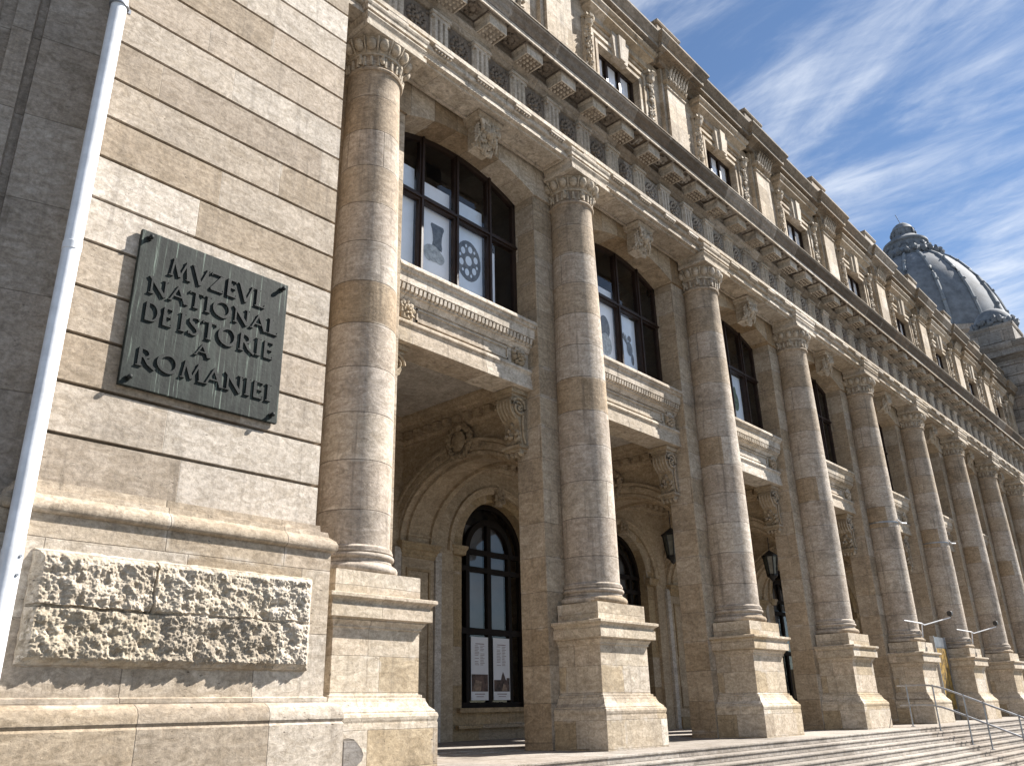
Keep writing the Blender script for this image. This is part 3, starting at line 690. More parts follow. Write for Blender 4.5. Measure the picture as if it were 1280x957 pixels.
# attic cornice with ressauts and roof blocks
cp = [(.0, 15.10), (.02, 15.11), (.05, 15.17), (.12, 15.20), (.18, 15.21), (.18, 15.24), (.30, 15.25), (.30, 15.37), (.32, 15.38), (.36, 15.45), (.42, 15.53), (.43, 15.55), (.43, 15.60), (.2, 15.66), (.0, 15.68), (.0, 16.08), (.03, 16.09), (.04, 16.14), (.04, 16.18), (-.1, 16.2)]
m = MB(); m.prof_x(-4, XE1+.1, [(.05-d, z) for d, z in cp]+[(1.2, 16.2), (1.2, 15.1)])
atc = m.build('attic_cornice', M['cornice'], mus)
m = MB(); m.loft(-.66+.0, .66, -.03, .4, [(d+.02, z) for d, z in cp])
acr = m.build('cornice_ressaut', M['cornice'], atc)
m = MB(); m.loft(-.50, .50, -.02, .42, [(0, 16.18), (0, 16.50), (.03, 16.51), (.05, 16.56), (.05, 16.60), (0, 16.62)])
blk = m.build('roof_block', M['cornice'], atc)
for k in range(1, NC+1): dup(acr, S*k, atc); dup(blk, S*k, atc)
m = MB(); m.add([(-4, .5, 16.1), (XE1, .5, 16.1), (XE1, 9, 17.3), (-4, 9, 17.3), (-4, .5, 15.2), (XE1, .5, 15.2), (XE1, 9, 15.2), (-4, 9, 15.2)], [(0, 1, 2, 3), (4, 5, 1, 0), (5, 6, 2, 1), (6, 7, 3, 2), (7, 4, 0, 3), (4, 5, 6, 7)])
m.build('roof', M['lead'], mus)

# ---- porch behind the colonnade
m = MB()
C0, C1 = -.4, .4
P = [q for q in arc_pts(2.27, 1.68, 3.52, 1.26, 60) if q[0] >= .694]
for c_ in (C0, C1):
    for (p_, q_) in zip(P, P[1:]): m.quad(mapy(p_[0], p_[1], c_), mapy(q_[0], q_[1], c_), mapy(q_[0], 5.99, c_), mapy(p_[0], 5.99, c_))
    m.quad(mapy(.692, P[0][1], c_), mapy(P[0][0], P[0][1], c_), mapy(P[0][0], 5.99, c_), mapy(.692, 5.99, c_))
    m.quad(mapy(3.95, 0, c_), mapy(4.02, 0, c_), mapy(4.02, 5.99, c_), mapy(3.95, 5.99, c_))
for (p_, q_) in zip(P, P[1:]): m.quad(mapy(p_[0], p_[1], C0), mapy(q_[0], q_[1], C0), mapy(q_[0], q_[1], C1), mapy(p_[0], p_[1], C1))
m.quad(mapy(3.95, 0, C0), mapy(3.95, 0, C1), mapy(3.95, 3.52, C1), mapy(3.95, 3.52, C0))
parch = m.build('porch_arch', M['porch'], mus)
m = MB()
for sg in (-1, 1):
    c0 = sg*.4
    arch_band(m, 2.27, 3.52, [(0, c0-sg*.02), (0, c0+sg*.05), (.05, c0+sg*.05), (.055, c0+sg*.03), (.075, c0+sg*.03), (.08, c0+sg*.07), (.20, c0+sg*.07), (.205, c0+sg*.05), (.22, c0+sg*.05), (.225, c0+sg*.11), (.28, c0+sg*.11), (.285, c0)], mapy, 1.68, 1.26, 36, amin=.80)
# panel mouldings on the intrados
for (x0, x1) in ((-.31, -.27), (.27, .31)):
    arch_band(m, 2.27, 3.52, [(.005, x0), (-.055, x0+.004), (-.055, x1-.004), (.005, x1)], mapy, 1.68, 1.26, 36, amin=.72)
m.box(-.31, .31, 3.91, 3.96, 3.64, 3.68)
m.build('archivolt', M['porch'], parch)
m = MB(); m.loft(-.40, .40, 3.945, 4.02, [(0, 3.24), (.02, 3.25), (.02, 3.30), (.04, 3.32), (.05, 3.37), (.08, 3.39), (.08, 3.46), (.10, 3.48), (.10, 3.515), (0, 3.525)])
m.box(-.3, .3, 3.925, 3.955, .5, .55)
for (x0, x1) in ((-.3, -.26), (.26, .3)): m.box(x0, x1, 3.925, 3.955, .55, 3.0)
m.box(-.3, .3, 3.925, 3.955, 3.0, 3.05)
m.box(-.42, .42, 3.90, 4.02, .03, .30)
m.build('impost', M['porchstone'], parch)
for sg in (-1, 1):
    m = MB(); random.seed(31); c0 = sg*.46
    m.lump((c0+sg*.05, 2.36, 5.07), (.05, .17, .20), 12, 8)
    for i in range(22):
        a = 2*math.pi*i/22; rr = 1+.12*random.random()
        m.lump((c0+sg*.03, 2.36+.27*rr*math.cos(a), 5.07+.27*rr*math.sin(a)), (.06, .06, .06), 7, 5, .9)
    for i in range(12):
        t = i/11; s2 = 1 if i % 2 else -1
        m.lump((c0, 2.36+s2*(.32+.28*t), 5.0-.16*t+.05*random.random()), (.04, .06, .05), 7, 5, .9)
    m.lump((c0+sg*.06, 2.36, 5.34), (.07, .11, .08), 8, 6, .6)
    m.build('cartouche', M['carve'], parch, smooth=30)
for k in range(1, NC+1): dup(parch, S*k, mus)
# ceiling, cornice with big dentils (bay 0)
m = MB(); m.box(-.8, 41.9, .7, 4.9, 5.80, 5.95); m.build('porch_ceiling', M['pale'], mus)
m = MB()
CP = [(0, 5.30), (.04, 5.31), (.04, 5.35), (.06, 5.37), (.09, 5.41), (.09, 5.54), (.20, 5.555), (.21, 5.63), (.24, 5.65), (.26, 5.70), (.33, 5.75), (.34, 5.798), (0, 5.798)]
m.prof_y(0.84, 4.0, [(.40+d, z) for d, z in CP]); m.prof_y(0.84, 4.0, [(4.20-d, z) for d, z in CP])
m.prof_x(.4, 4.2, [(4.0-d, z) for d, z in CP])
y = .95
while y < 3.85:
    m.box(.49, .61, y, y+.14, 5.42, 5.535); m.box(3.99, 4.11, y, y+.14, 5.42, 5.535); y += .265
x = .65
while x < 3.95: m.box(x, x+.14, 3.79, 3.91, 5.42, 5.535); x += .265
pcn = m.build('porch_cornice', M['porch'], mus)
# back wall of the bay with arched opening
m = MB()
arch_wall(m, .4, 4.2, 0, 6.0, 4.0, 4.08, 2.3, 1.34, 3.50, 1.34, 0, mapx, 36)
arch_band(m, 2.3, 3.50, [(0, 3.99), (.03, 3.97), (.10, 3.97), (.12, 3.94), (.15, 3.94), (.16, 4.0)], mapx, 1.34, 1.34, 36)
bw = m.build('back_wall', M['porch'], mus)
m = MB(); arch_wall(m, .4, 4.2, 0, 6.0, 4.081, 4.40, 2.3, 1.03, 3.65, 1.03, .60, mapx, 36)
arch_band(m, 2.3, 3.65, [(0, 4.07), (.02, 4.055), (.20, 4.055), (.22, 4.035), (.27, 4.035), (.28, 4.08)], mapx, 1.03, 1.03, 36)
for sx in (-1, 1):
    m.loft(2.3+sx*1.18-.15, 2.3+sx*1.18+.15, 4.0, 4.08, [(0, 3.44), (.02, 3.45), (.03, 3.52), (.06, 3.58), (.06, 3.62), (0, 3.64)])
m.box(1.15, 3.45, 3.99, 4.09, .52, .60); m.box(1.1, 3.5, 3.97, 4.08, .24, .30)
m.build('window_embrasure', M['porchstone'], bw)
m = MB(); random.seed(8); m.add([(2.18, 4.0, 4.60), (2.42, 4.0, 4.60), (2.46, 3.94, 4.98), (2.14, 3.94, 4.98), (2.18, 4.08, 4.60), (2.42, 4.08, 4.60), (2.46, 4.08, 4.98), (2.14, 4.08, 4.98)], [(0, 1, 2, 3), (0, 4, 5, 1), (1, 5, 6, 2), (2, 6, 7, 3), (3, 7, 4, 0)])
for i in range(26): m.lump((2.3+random.uniform(-.13, .13), 3.96, 4.64+random.random()*.32), (.045, .045, .05), 7, 5, .9)
m.build('porch_keystone', M['carve'], bw, smooth=55)
# porch window
m = MB()
P1 = arc_pts(2.3, 1.03, 3.65, 1.03, 28); P2 = arc_pts(2.3, .93, 3.65, .93, 28)
def ringf(m, PA, PB, y0, y1):
    for i in range(len(PA)-1):
        a, b2, c2, d2 = PA[i], PA[i+1], PB[i+1], PB[i]
        m.add([(q[0], y0, q[1]) for q in (a, b2, c2, d2)]+[(q[0], y1, q[1]) for q in (a, b2, c2, d2)], [(0, 1, 2, 3), (4, 7, 6, 5), (3, 2, 6, 7), (0, 4, 5, 1)])
ringf(m, P1, P2, 4.30, 4.40)
P3 = arc_pts(2.3, .72, 3.62, .72, 28); P4 = arc_pts(2.3, .60, 3.62, .60, 28)
ringf(m, P3, P4, 4.28, 4.38)
for a, b2 in ((1.27, 1.37), (1.62, 1.72), (2.24, 2.36), (2.88, 2.98), (3.23, 3.33)): m.box(a, b2, 4.30, 4.38, .60, 3.66 if a < 2 or a > 2.5 else 4.3)
for a, b2 in ((.60, .70), (1.98, 2.10), (3.22, 3.32), (3.58, 3.68)): m.box(1.27, 3.33, 4.29, 4.39, a, b2)
pw = m.build('porch_window', M['pframe'], mus)
for xa in (.43, 4.01):
    q_ = MB(); q_.box(xa, xa+.16, 3.93, 3.999, .03, 3.40); q_.build('pilaster_strip', M['pale'], bw)
m = MB(); m.quad((1.3, 4.35, .62), (3.3, 4.35, .62), (3.3, 4.35, 3.65), (1.3, 4.35, 3.65)); P5 = arc_pts(2.3, .98, 3.65, .98, 24)
m.add([(q[0], 4.35, q[1]) for q in P5], [tuple(range(len(P5)))]); m.build('window_pane', M['glass'], pw)
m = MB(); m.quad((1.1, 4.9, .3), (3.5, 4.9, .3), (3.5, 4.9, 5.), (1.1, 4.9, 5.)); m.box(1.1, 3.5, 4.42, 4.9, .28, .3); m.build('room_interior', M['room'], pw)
m = MB(); m.quad((1.72, 4.44, 2.1), (2.24, 4.44, 2.1), (2.24, 4.44, 4.2), (1.72, 4.44, 4.2)); m.quad((2.36, 4.44, 2.1), (2.88, 4.44, 2.1), (2.88, 4.44, 4.2), (2.36, 4.44, 4.2)); m.build('window_blind', simple('grey_blind', (.13, .135, .145), .8, 0, .1, 2, 0), pw)
for k in range(1, NC): dup(pcn, S*k, mus); dup(bw, S*k, mus); dup(pw, S*k, mus)
m = MB(); m.box(-1.2, -.45, .69, 4.9, 0, 6); m.box(41.7, 42, .17, 4.9, 0, 6); m.box(-1.2, 42, 4.95, 5.1, 0, 16); m.build('porch_end_wall', M['porch'], mus)

# ---- far pavilion with small dome, and the main dome
m = MB()
pr = [(0, -1.2), (0, .6)]
z = .6
m.loft(41.95, 78, -1.0, 17, [(0.1, -1.2), (.1, 1.9), (.0, 2.0)], back=True)
pr = []
z = 2.0
while z < 16.4:
    pr += [(-.06, z), (-.06, z+.05), (0, z+.065), (0, z+.60)]; z += .62
pr.append((-.06, z))
m.loft(41.95, 78, -1.0, 17, pr, back=True)
m.loft(41.95, 78, -1.0, 17, [(0, z), (.05, z+.02), (.08, z+.25), (.25, z+.35), (.3, z+.4), (.5, z+.45), (.5, z+.72), (.62, z+.9), (.66, z+1.0), (.66, z+1.1), (0, z+1.3)], back=True)
fp = m.build('end_pavilion', M['dark'], mus, label='grey weathered rusticated end pavilion at the far right')
print('pavilion top', z+1.3)
m = MB()
m.loft(42.0, 44.3, -.95, 1.1, [(0.05, 17.7), (.05, 18.0), (0, 18.05), (0, 19.1), (.05, 19.12), (.08, 19.2), (.08, 19.28)], back=True)
m.box(41.96, 41.99, -.45, .6, 18.3, 18.95)
fb = m.build('corner_block', M['dark'], fp)
m = MB(); sd0 = [(1.02*math.cos(a), 19.55+1.15*math.sin(a)) for a in [i*math.pi/2/10 for i in range(11)]]
m.lathe(43.15, .07, [(1.0, 19.28), (1.0, 19.5)]+sd0, 32)
random.seed(9)
for i in range(26):
    a = 2*math.pi*i/26; m.lump((43.15+1.05*math.cos(a), .07+1.05*math.sin(a), 19.55+.16*abs(math.sin(a*4))), (.17, .17, .2), 7, 5, .9)
m.build('small_dome', M['lead'], fp, smooth=50)
DX, DY = 60., 7.51
m = MB(); m.lathe(DX, DY, [(6.6, 17), (6.6, 21.5), (6.9, 21.7), (6.9, 22.2), (6.1, 22.4), (6.1, 24.5), (6.3, 24.7), (6.3, 25.1), (5.95, 25.3)], 64)
m.build('dome_drum', M['dark'], mus)
dp = [(5.9, 25.3), (5.85, 26.3), (5.6, 27.4), (5.35, 28.45), (4.8, 29.95), (4.35, 30.8), (3.85, 31.6), (3.2, 32.45), (2.5, 33.1), (1.9, 33.55), (1.6, 33.8)]
m = MB(); m.lathe(DX, DY, dp, 96); dome = m.build('dome', M['lead'], mus, smooth=40)
for i in range(16):
    m = MB(); a = 2*math.pi*(i+.35)/16
    m.tube([(DX+(r_+.04)*math.cos(a), DY+(r_+.04)*math.sin(a), z_) for r_, z_ in dp[:-1]], .13, 6)
    for r_, z_ in ((5.0, 29.4), (3.6, 31.9), (5.6, 27.4)): m.lump((DX+(r_+.1)*math.cos(a), DY+(r_+.1)*math.sin(a), z_), (.16, .16, .16), 6, 5, .5)
    m.build('rib', M['leadrib'], dome, smooth=50)
m = MB()
m.lathe(DX, DY, [(2.3, 33.2), (2.4, 33.5), (2.2, 33.9), (1.75, 34.1), (1.75, 34.3), (1.62, 34.5), (1.62, 34.85), (1.72, 34.95), (1.70, 35.12), (1.35, 35.4), (1.0, 35.7), (.85, 35.8), (.85, 36.3), (.92, 36.38), (.85, 36.45), (.7, 36.75), (.45, 37.0), (.2, 37.12), (.05, 37.15)], 40)
random.seed(12)
for i in range(26):
    a = 2*math.pi*i/26; m.lump((DX+2.45*math.cos(a), DY+2.45*math.sin(a), 33.45+.2*random.random()), (.22, .22, .3), 7, 5, .9)
for i in range(18):
    a = 2*math.pi*i/18; m.lump((DX+1.75*math.cos(a), DY+1.75*math.sin(a), 34.45), (.14, .14, .2), 7, 5, .6); 
for i in range(10):
    a = 2*math.pi*i/10; m.lump((DX+.9*math.cos(a), DY+.9*math.sin(a), 36.05), (.12, .12, .25), 7, 5, .6)
m.tube([(DX, DY, 37.1), (DX-.25, DY+.2, 38.0)], .025, 5); m.tube([(DX+.1, DY, 37.1), (DX+.4, DY-.1, 37.45)], .02, 5)
m.build('dome_lantern', M['lead'], dome, smooth=40)

# ------------------------------------------------------------------ bronze plaque
pq = empty('wall_plaque', (-2.365, -.74, 3.32)); tag(pq, 'weathered bronze plaque with raised Roman capitals bolted to the ashlar wall', 'plaque')
pq_inv = Vector(pq.location)
def loc_build(m, name, mat, par, **k):
    base = Vector(par.matrix_world.translation) if par.parent else Vector(par.location)
    m.v = [(v[0]-pq_inv.x, v[1]-pq_inv.y, v[2]-pq_inv.z) for v in m.v]
    return m.build(name, mat, par, **k)
m = MB(); m.box(-3.178, -1.552, -.76, -.715, 3.315, 4.905)
plate = loc_build(m, 'plate', M['bronze'], pq, bevel=.006)
m = MB(); m.box(-3.13, -1.60, -.716, -.702, 3.37, 4.86); loc_build(m, 'backing', M['iron'], pq)
for (x, z) in ((-3.10, 4.83), (-1.63, 4.83), (-1.63, 3.39), (-3.10, 3.39)):
    m = MB(); m.tube([(x, -.755, z), (x, -.775, z)], .028, 12); m.tube([(x, -.775, z), (x, -.80, z)], .020, 10); m.lump((x, -.805, z), (.024, .018, .024), 10, 6)
    loc_build(m, 'bolt', M['letter'], pq, smooth=40)
TK, TN = .155, .085
def ell_pts(cx, cz, rx, rz, a0, a1, n=14): return [(cx+rx*math.cos(R(a0+(a1-a0)*i/n)), cz+rz*math.sin(R(a0+(a1-a0)*i/n))) for i in range(n+1)]
SER = .035
GL = {  # glyph: width, strokes [(points, width)], serifs [(x, z, halfwidth)]
 'I': (.30, [([(.15, 0), (.15, 1)], TK)], [(.15, 0, .13), (.15, 1, .13)]),
 'L': (.56, [([(.15, 0), (.15, 1)], TK), ([(.10, .035), (.52, .035)], .07), ([(.51, .0), (.53, .2)], .05)], [(.15, 1, .13), (.12, 0, .1)]),
 'E': (.58, [([(.15, 0), (.15, 1)], TK), ([(.10, .035), (.52, .035)], .07), ([(.15, .52), (.46, .52)], .065), ([(.10, .965), (.50, .965)], .07), ([(.51, 0), (.53, .16)], .045), ([(.49, 1), (.49, .86)], .045), ([(.46, .44), (.46, .60)], .04)], []),
 'N': (.84, [([(.14, 0), (.14, 1)], TN), ([(.08, 1), (.72, .0)], TK), ([(.72, 0), (.72, 1)], TN)], [(.14, 0, .11), (.72, 1, .11), (.08, 1, .08)]),
 'A': (.80, [([(.06, 0), (.40, 1)], TN), ([(.38, 1), (.74, 0)], TK), ([(.18, .34), (.60, .34)], .065)], [(.06, 0, .09), (.74, 0, .11)]),
 'V': (.76, [([(.06, 1), (.39, 0)], TK), ([(.38, .0), (.70, 1)], TN)], [(.06, 1, .11), (.70, 1, .09)]),
 'M': (.98, [([(.10, 0), (.20, 1)], TN), ([(.19, 1), (.49, .05)], TK), ([(.49, .05), (.78, 1)], TN), ([(.77, 1), (.88, 0)], TK)], [(.10, 0, .10), (.88, 0, .12)]),
 'T': (.68, [([(.34, 0), (.34, 1)], TK), ([(.04, .965), (.64, .965)], .07), ([(.05, 1), (.04, .84)], .045), ([(.63, 1), (.64, .84)], .045)], [(.34, 0, .13)]),
 'Z': (.70, [([(.06, .965), (.62, .965)], .07), ([(.60, .96), (.08, .04)], TK), ([(.06, .035), (.64, .035)], .07), ([(.07, 1), (.06, .85)], .045), ([(.64, .0), (.66, .17)], .045)], []),
 'O': (.90, [(ell_pts(.44, .5, .375, .475, 0, 360, 30), 'O')], []),
 'D': (.82, [([(.15, 0), (.15, 1)], TK), ([(.10, .965), (.34, .965)]+ell_pts(.34, .5, .38, .465, 90, -90, 16)+[(.10, .035)], 'D')], []),
 'R': (.76, [([(.15, 0), (.15, 1)], TK), ([(.10, .965), (.32, .965)]+ell_pts(.32, .74, .24, .225, 90, -90, 12)+[(.15, .515)], 'D'), ([(.33, .51), (.50, .2), (.78, -.02)], .13)], [(.15, 0, .13)]),
 'S': (.58, [([(.49, .86), (.44, .95), (.33, .975), (.20, .95), (.12, .84), (.13, .70), (.24, .58), (.38, .46), (.47, .33), (.48, .18), (.40, .06), (.27, .02), (.15, .05), (.08, .15)], 'S'), ([(.50, .97), (.49, .82)], .045), ([(.08, .0), (.07, .17)], .045)], []),
}
cnt = [0]
def ribbon(m, pts, wid, y0, closed=False):
    n = len(pts); L_, R_ = [], []
    for i, p_ in enumerate(pts):
        a = pts[i-1] if i else (pts[-2] if closed else p_); b2 = pts[i+1] if i < n-1 else (pts[1] if closed else p_)
        tx, tz = b2[0]-a[0], b2[1]-a[1]; l = math.hypot(tx, tz) or 1; nx, nz = -tz/l, tx/l; w2 = wid[i]/2
        L_.append((p_[0]+nx*w2, p_[1]+nz*w2)); R_.append((p_[0]-nx*w2, p_[1]-nz*w2))
    base = -.7585; cnt[0] += 1; yf = y0-.0004*(cnt[0] % 6)
    vs = []
    for y in (base, yf): vs += [(q[0], y, q[1]) for q in L_]+[(q[0], y, q[1]) for q in R_]
    fs = []
    for i in range(n-1): fs += [(2*n+i, 2*n+i+1, 3*n+i+1, 3*n+i), (i, i+1, 2*n+i+1, 2*n+i), (n+i, 3*n+i, 3*n+i+1, n+i+1)]
    fs += [(0, 2*n, 3*n, n), (n-1, 2*n-1, 4*n-1, 3*n-1)]
    m.add(vs, fs)
def text_line(s, x0, x1, zb, H):
    tot = sum(GL[c_][0] if c_ != ' ' else .25 for c_ in s)+.06*(len(s)-1); k = (x1-x0)/tot; x = x0
    m = MB()
    for c_ in s:
        if c_ == ' ': x += .25*k+.06*k; continue
        wd, strokes, ser = GL[c_]
        T = lambda q: (x+q[0]*k, zb+q[1]*H)
        sk = (k+H)/2
        for pts, wi in strokes:
            n = len(pts); P_ = [T(q) for q in pts]
            if wi == 'O': ws = [(.075+.09*abs(math.cos(R(360*i/(n-1))+.35)))*sk for i in range(n)]
            elif wi == 'D': ws = [(.07+.095*math.sin(math.pi*i/(n-1))**2)*sk for i in range(n)]
            elif wi == 'S': ws = [(.06+.10*max(0, math.sin(math.pi*i/(n-1)))**1.5)*sk for i in range(n)]
            else: ws = [wi*sk]*n
            ribbon(m, P_, ws, -.774, closed=(wi == 'O'))
        for (sx, sz, hw) in ser:
            q = 1 if sz < .5 else -1
            ribbon(m, [T((sx-hw, sz+q*.02)), T((sx+hw, sz+q*.02))], [.045*sk]*2, -.774)
        x += (wd+.06)*k
    return m
for s_, a, b2, zb, H in (('MVZEVL', -2.875, -1.815, 4.525, .195), ('NATIONAL', -3.05, -1.635, 4.268, .172), ('DE', -3.055, -2.77, 3.985, .190), ('ISTORIE', -2.71, -1.665, 3.985, .190), ('A', -2.52, -2.36, 3.795, .125), ('ROMANIEI', -3.065, -1.65, 3.528, .180)):
    loc_build(text_line(s_, a, b2, zb, H), 'lettering', M['letter'], pq)

# ------------------------------------------------------------------ white downpipe
dpz = empty('downpipe', (-3.80, -.86, -1.2)); tag(dpz, 'white painted steel downpipe running up the left edge of the ashlar wall', 'pipe')
def rel(m, par, name, mat, **k):
    o = Vector(par.location); m.v = [(v[0]-o.x, v[1]-o.y, v[2]-o.z) for v in m.v]; return m.build(name, mat, par, **k)
m = MB(); px, py = -3.795, -.875
m.lathe(px, py, [(.078, -1.2), (.078, 1.75), (.074, 1.76), (.074, 16)], 32); rel(m, dpz, 'pipe', M['white'], smooth=40)
m = MB()
for zz in (4.35,): m.lathe(px, py, [(.0745, zz), (.079, zz+.004), (.079, zz+.075), (.0745, zz+.08)], 32)
rel(m, dpz, 'pipe_socket', M['white'], smooth=40)
m = MB(); m.box(px-.03, px+.03, py+.07, -.69, 7.12, 7.16); m.lathe(px, py, [(.079, 7.13), (.094, 7.132), (.094, 7.148), (.079, 7.15)], 32); m.box(px+.084, px+.115, py-.012, py+.012, 7.115, 7.165)
rel(m, dpz, 'pipe_clamp', M['steel'], smooth=40)
for z_ in (1.56, 1.70):
    m = MB(); a = R(-62); d_ = Vector((math.cos(a), math.sin(a), 0)); c0 = Vector((px, py, z_))
    m.tube([c0+d_*.07, c0+d_*.088], .014, 8); rel(m, dpz, 'bolt', M['steel'])

# ------------------------------------------------------------------ printed sheets in the upper windows
def sheet_thing(k, x0, x1, z0, z1, base, label, motif=None):
    o = empty('window_poster', (S*k+(x0+x1)/2, .80, z0)); tag(o, label, 'poster', 'printed sheets behind the upper windows')
    m = MB(); m.box(S*k+x0, S*k+x1, .72, .725, z0, z1); rel(m, o, 'sheet', M[base])
    if motif:
        for mm, mat, nm in motif(S*k+(x0+x1)/2): rel(mm, o, nm, M[mat])
    return o
def disc(m, cx, cz, rx, rz, y, n=20, ph=0):
    m.add([(cx+rx*math.cos(2*math.pi*i/n+ph), y, cz+rz*math.sin(2*math.pi*i/n+ph)) for i in range(n)], [tuple(range(n))])
def vase(cx):
    m = MB(); pr_ = [(.13, 7.92), (.15, 7.88), (.12, 7.8), (.10, 7.7), (.095, 7.6), (.11, 7.52), (.10, 7.46)]
    m.add([(cx+.06-r_, 0.7160, z_) for r_, z_ in pr_]+[(cx+.06+r_, 0.7160, z_) for r_, z_ in pr_[::-1]], [tuple(range(14))])
    q = MB(); disc(q, cx-.04, 7.36, .20, .15, 0.7140); disc(q, cx+.10, 7.32, .12, .11, 0.7135); disc(q, cx-.12, 7.30, .10, .10, 0.7130)
    return [(m, 'ink', 'vase_print'), (q, 'inkl', 'shell_print')]
def wheel(cx):
    m = MB(); disc(m, cx, 7.55, .29, .38, 0.7160, 28); q = MB(); disc(q, cx, 7.55, .075, .09, 0.7140)
    for i in range(6): a = math.pi/3*i+.3; disc(q, cx+.175*math.cos(a), 7.55+.23*math.sin(a), .05, .065, 0.7140)
    for i in range(6): a = math.pi/3*i+.82; disc(q, cx+.20*math.cos(a), 7.55+.28*math.sin(a), .022, .03, 0.7135)
    return [(m, 'ink', 'brooch_print'), (q, 'sheetb', 'brooch_openings')]
def stone_fig(cx):
    m = MB(); disc(m, cx+.02, 7.62, .17, .26, 0.7160, 18); q = MB(); disc(q, cx+.03, 7.25, .19, .24, 0.7140); return [(m, 'ink', 'helmet_print'), (q, 'inkl', 'bust_print')]
def wings(cx):
    m = MB()
    for i in range(7):
        a = R(150-16*i); l = .30-.02*i; p0 = (cx+.02, 7.48-.03*i); p1 = (p0[0]+l*math.cos(a)*.9, p0[1]+l*math.sin(a)+.06)
        m.add([(p0[0], 0.7160-.0004*i, p0[1]-.035), (p0[0], 0.7160-.0004*i, p0[1]+.035), (p1[0], 0.7160-.0004*i, p1[1]+.025), (p1[0]-.02, 0.7160-.0004*i, p1[1]-.03)], [(0, 1, 2, 3)])
    disc(m, cx+.08, 7.40, .10, .16, 0.7125); disc(m, cx+.10, 7.63, .06, .07, 0.7122); disc(m, cx+.16, 7.18, .05, .13, 0.7120)
    return [(m, 'ink', 'eagle_print')]
def amph(cx):
    m = MB(); disc(m, cx, 7.42, .15, .25, 0.7160); disc(m, cx, 7.7, .06, .1, 0.7150); return [(m, 'inkg', 'amphora_print')]
sheet_thing(0, .89, 1.49, 6.5, 8.75, 'sheetb', 'plain pale blue sheet behind the leftmost panes of the nearest upper window')
sheet_thing(0, 1.62, 2.27, 6.5, 8.62, 'sheet', 'white sheet printed with a dark flared vase above a pale shell, nearest upper window', vase)
sheet_thing(0, 2.39, 3.05, 6.5, 8.62, 'sheetb', 'pale blue sheet printed with a dark round openwork brooch, nearest upper window', wheel)
sheet_thing(0, 3.185, 3.36, 6.5, 7.95, 'sheet', 'narrow blank white strip right of the brooch sheet in the nearest upper window')
sheet_thing(1, .89, 1.49, 6.5, 8.60, 'sheet', 'white sheet with a dark helmet above a pale bust, second upper window', stone_fig)
sheet_thing(1, 1.62, 2.27, 6.5, 8.5, 'sheet', 'white sheet mostly hidden by the second column, left panes of the second upper window', stone_fig)
sheet_thing(1, 2.39, 3.05, 6.5, 8.10, 'sheetb', 'pale sheet printed with a dark eagle wing, second upper window', wings)
sheet_thing(2, 2.39, 3.05, 6.5, 8.10, 'sheetb', 'pale sheet printed with a green amphora, third upper window', amph)
sheet_thing(3, 2.39, 3.05, 6.5, 7.5, 'sheetb', 'low pale sheet behind the fourth upper window')

# posters in the first porch window
def porch_poster(x, label, tree):
    o = empty('exhibition_poster', (x, 4.33, .74)); tag(o, label, 'poster', 'posters in the arched porch window')
    y = 4.285
    m = MB(); m.box(x-.245, x+.245, y, y+.006, .74, 1.93); rel(m, o, 'sheet', M['paper'])
    m = MB(); m.box(x-.232, x+.232, y-.002, y-.001, .90, 1.22 if not tree else 1.12)
    if tree:
        m.add([(x-.03, y-.0025, 1.12), (x+.12, y-.0025, 1.12), (x+.07, y-.0025, 1.22), (x+.035, y-.0025, 1.28), (x, y-.0025, 1.21)], [(0, 1, 2, 3, 4)])
        m.box(x+.14, x+.232, y-.003, y-.0022, 1.1, 1.16)
    rel(m, o, 'photograph', M['inkr'])
    m = MB()
    if not tree:
        m.add([(x-.2, y-.003, .91), (x+.02, y-.003, .91), (x+.06, y-.003, 1.08), (x-.12, y-.003, 1.12)], [(0, 1, 2, 3)])
    else: m.add([(x+.0, y-.0035, .91), (x+.16, y-.0035, .91), (x+.12, y-.0035, 1.02), (x+.04, y-.0035, 1.05)], [(0, 1, 2, 3)])
    rel(m, o, 'photograph_foreground', simple('tan_photograph_print', (.20, .14, .10), .6, 0, .5, 12, 0))
    random.seed(40+int(x*10)); m = MB()
    m.box(x-.12, x+.13, y-.002, y-.001, 1.79, 1.806)
    for r_ in range(13):
        zz = 1.755-.030*r_
        for (a, b2) in ((-.14, -.015), (.015, .14)):
            if random.random() < .9: m.box(x+a, x+a+(b2-a)*random.uniform(.6, 1), y-.002, y-.001, zz, zz+.010)
    m.box(x-.14, x+.14, y-.002, y-.001, .845, .862); m.box(x-.10, x+.11, y-.002, y-.001, .80, .812)
    rel(m, o, 'printed_text', M['inktxt'])
porch_poster(S+1.98, 'left of two white exhibition posters in the arched porch window, sepia street photograph', False)
porch_poster(S+2.62, 'right of two white exhibition posters in the arched porch window, sepia tower photograph', True)

# ------------------------------------------------------------------ lanterns in the porch
def lantern(x, y, z, label):
    o = empty('hanging_lantern', (x, y, z)); tag(o, label, 'lantern', 'iron lanterns hanging in the porch')
    m = MB(); m.tube([(x, y, z+.75), (x, y, 5.86)], .012, 6); m.lathe(x, y, [(.03, z+.75), (.20, z+.62), (.24, z+.60), (.24, z+.57), (.2, z+.57)], 8)
    for i in range(8): a = 2*math.pi*i/8; m.tube([(x+.21*math.cos(a), y+.21*math.sin(a), z+.6), (x+.14*math.cos(a), y+.14*math.sin(a), z+.08)], .014, 5)
    m.lathe(x, y, [(.15, z+.1), (.16, z+.06), (.08, z), (.03, z-.08), (.0, z-.1)], 8)
    rel(m, o, 'frame', M['iron'])
    m = MB(); m.lathe(x, y, [(.19, z+.58), (.13, z+.1)], 8); rel(m, o, 'lantern_glass', M['lens'])
lantern(16.05, 2.3, 3.75, 'black iron lantern seen between the third and fourth columns against a dark doorway')
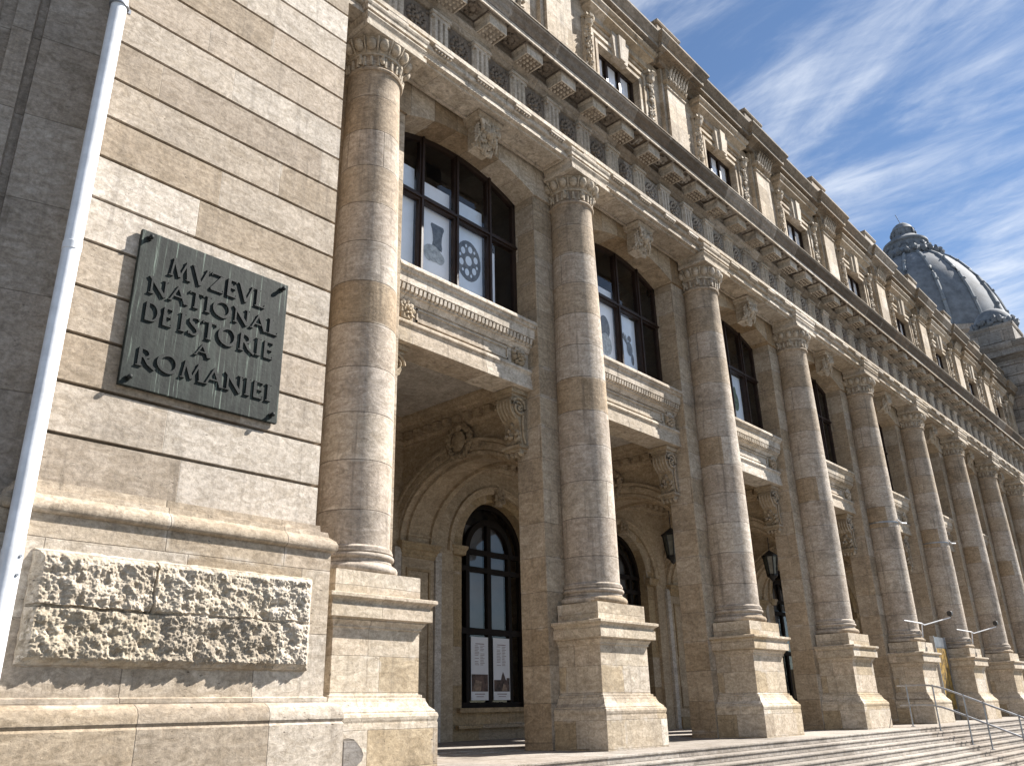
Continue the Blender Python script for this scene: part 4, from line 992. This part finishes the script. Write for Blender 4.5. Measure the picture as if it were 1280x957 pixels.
lantern(11.3, 2.5, 3.75, 'dark iron lantern beside the pier behind the third column')

# ------------------------------------------------------------------ handrail on the steps
RX = 15.15
hr = empty('stair_handrail', (RX, -.75, 0)); tag(hr, 'galvanised tube handrail bending down the stone steps by the far pedestals', 'handrail')
def stepz(y): return 0 if y > EDGE else -RS*(int((EDGE-y)/TR)+1)
SL = RS/TR
line = [(-.78, 0.), (-1.30, 0.), (-1.48, -.012), (-1.66, -.05), (-1.84, -.115), (-4.2, -.115-2.36*SL)]
def lz(y):
    for (a, za), (b2, zb) in zip(line, line[1:]):
        if a >= y >= b2: return za+(zb-za)*(y-a)/(b2-a)
    return line[-1][1]
for h, nm in ((.87, 'top_rail'), (.45, 'lower_rail')):
    m = MB(); m.tube([(RX, y, z_+h) for y, z_ in line], .021, 10); rel(m, hr, nm, M['steel'], smooth=50)
for y in (-.98, -1.55, -2.15, -2.52, -3.15, -3.9):
    m = MB(); m.tube([(RX, y, stepz(y)), (RX, y, lz(y)+.90)], .017, 8); m.tube([(RX, y, stepz(y)), (RX, y, stepz(y)+.012)], .05, 10); rel(m, hr, 'post', M['steel'])

# ------------------------------------------------------------------ floodlight arms clipped to far columns
for k, lab in ((4, 'small floodlight on a pale metal arm fixed to the fifth column base'), (5, 'small floodlight on a pale metal arm fixed to the sixth column base')):
    x = S*k; o = empty('floodlight', (x, -.55, 2.35)); tag(o, lab, 'floodlight', 'floodlights on arms at the column bases')
    m = MB(); m.tube([(x-.55, -.35, 2.52), (x-.05, -.62, 2.45), (x+.15, -.62, 2.42), (x+.9, -1.1, 2.62)], .016, 6); m.tube([(x+.0, -.61, 2.44), (x+.0, -.57, 2.1)], .016, 6); rel(m, o, 'arm', M['white'])
    m = MB(); m.loft(x+.87, x+.95, -1.14, -1.06, [(0, 2.66), (.02, 2.68), (.02, 2.76), (-.01, 2.79)], back=True); m.tube([(x+.91, -1.1, 2.6), (x+.91, -1.1, 2.7)], .015, 6); rel(m, o, 'lamp_head', M['iron'])
# netting wires / rods tied round the sixth column higher up
for k, lab in ((4, 'thin metal rod strapped half way up the fifth column'), (5, 'thin metal rod strapped half way up the sixth column')):
    x = S*k; o = empty('bracket_rod', (x, -.5, 5.2)); tag(o, lab, 'bracket', 'metal rods strapped to the column shafts')
    m = MB(); m.lathe(x, CY, [(.425, 5.16), (.437, 5.165), (.437, 5.195), (.425, 5.2)], 32); rel(m, o, 'strap', M['steel'])
    m = MB(); m.tube([(x-.1, -.52, 5.24), (x+.2, -.53, 5.18), (x+.55, -.55, 5.22)], .022, 6); rel(m, o, 'rod', M['white'])
# information panel between the far pedestals
o = empty('display_panel', (21.7, .1, 0)); tag(o, 'tall display panel with a golden autumn print between the far pedestals', 'display panel')
x = 21.15
m = MB(); m.box(x, x+.96, -.02, .04, .25, 2.0); m.box(x+.96, x+1.02, -.05, .07, 0, 2.3); m.box(x-.06, x, -.05, .07, 0, 2.3); m.box(x, x+.96, -.03, .05, 2.0, 2.28); rel(m, o, 'frame', M['steel'])
m = MB(); m.box(x+.02, x+.94, -.03, -.022, .3, 1.97); rel(m, o, 'print', M['gold'])
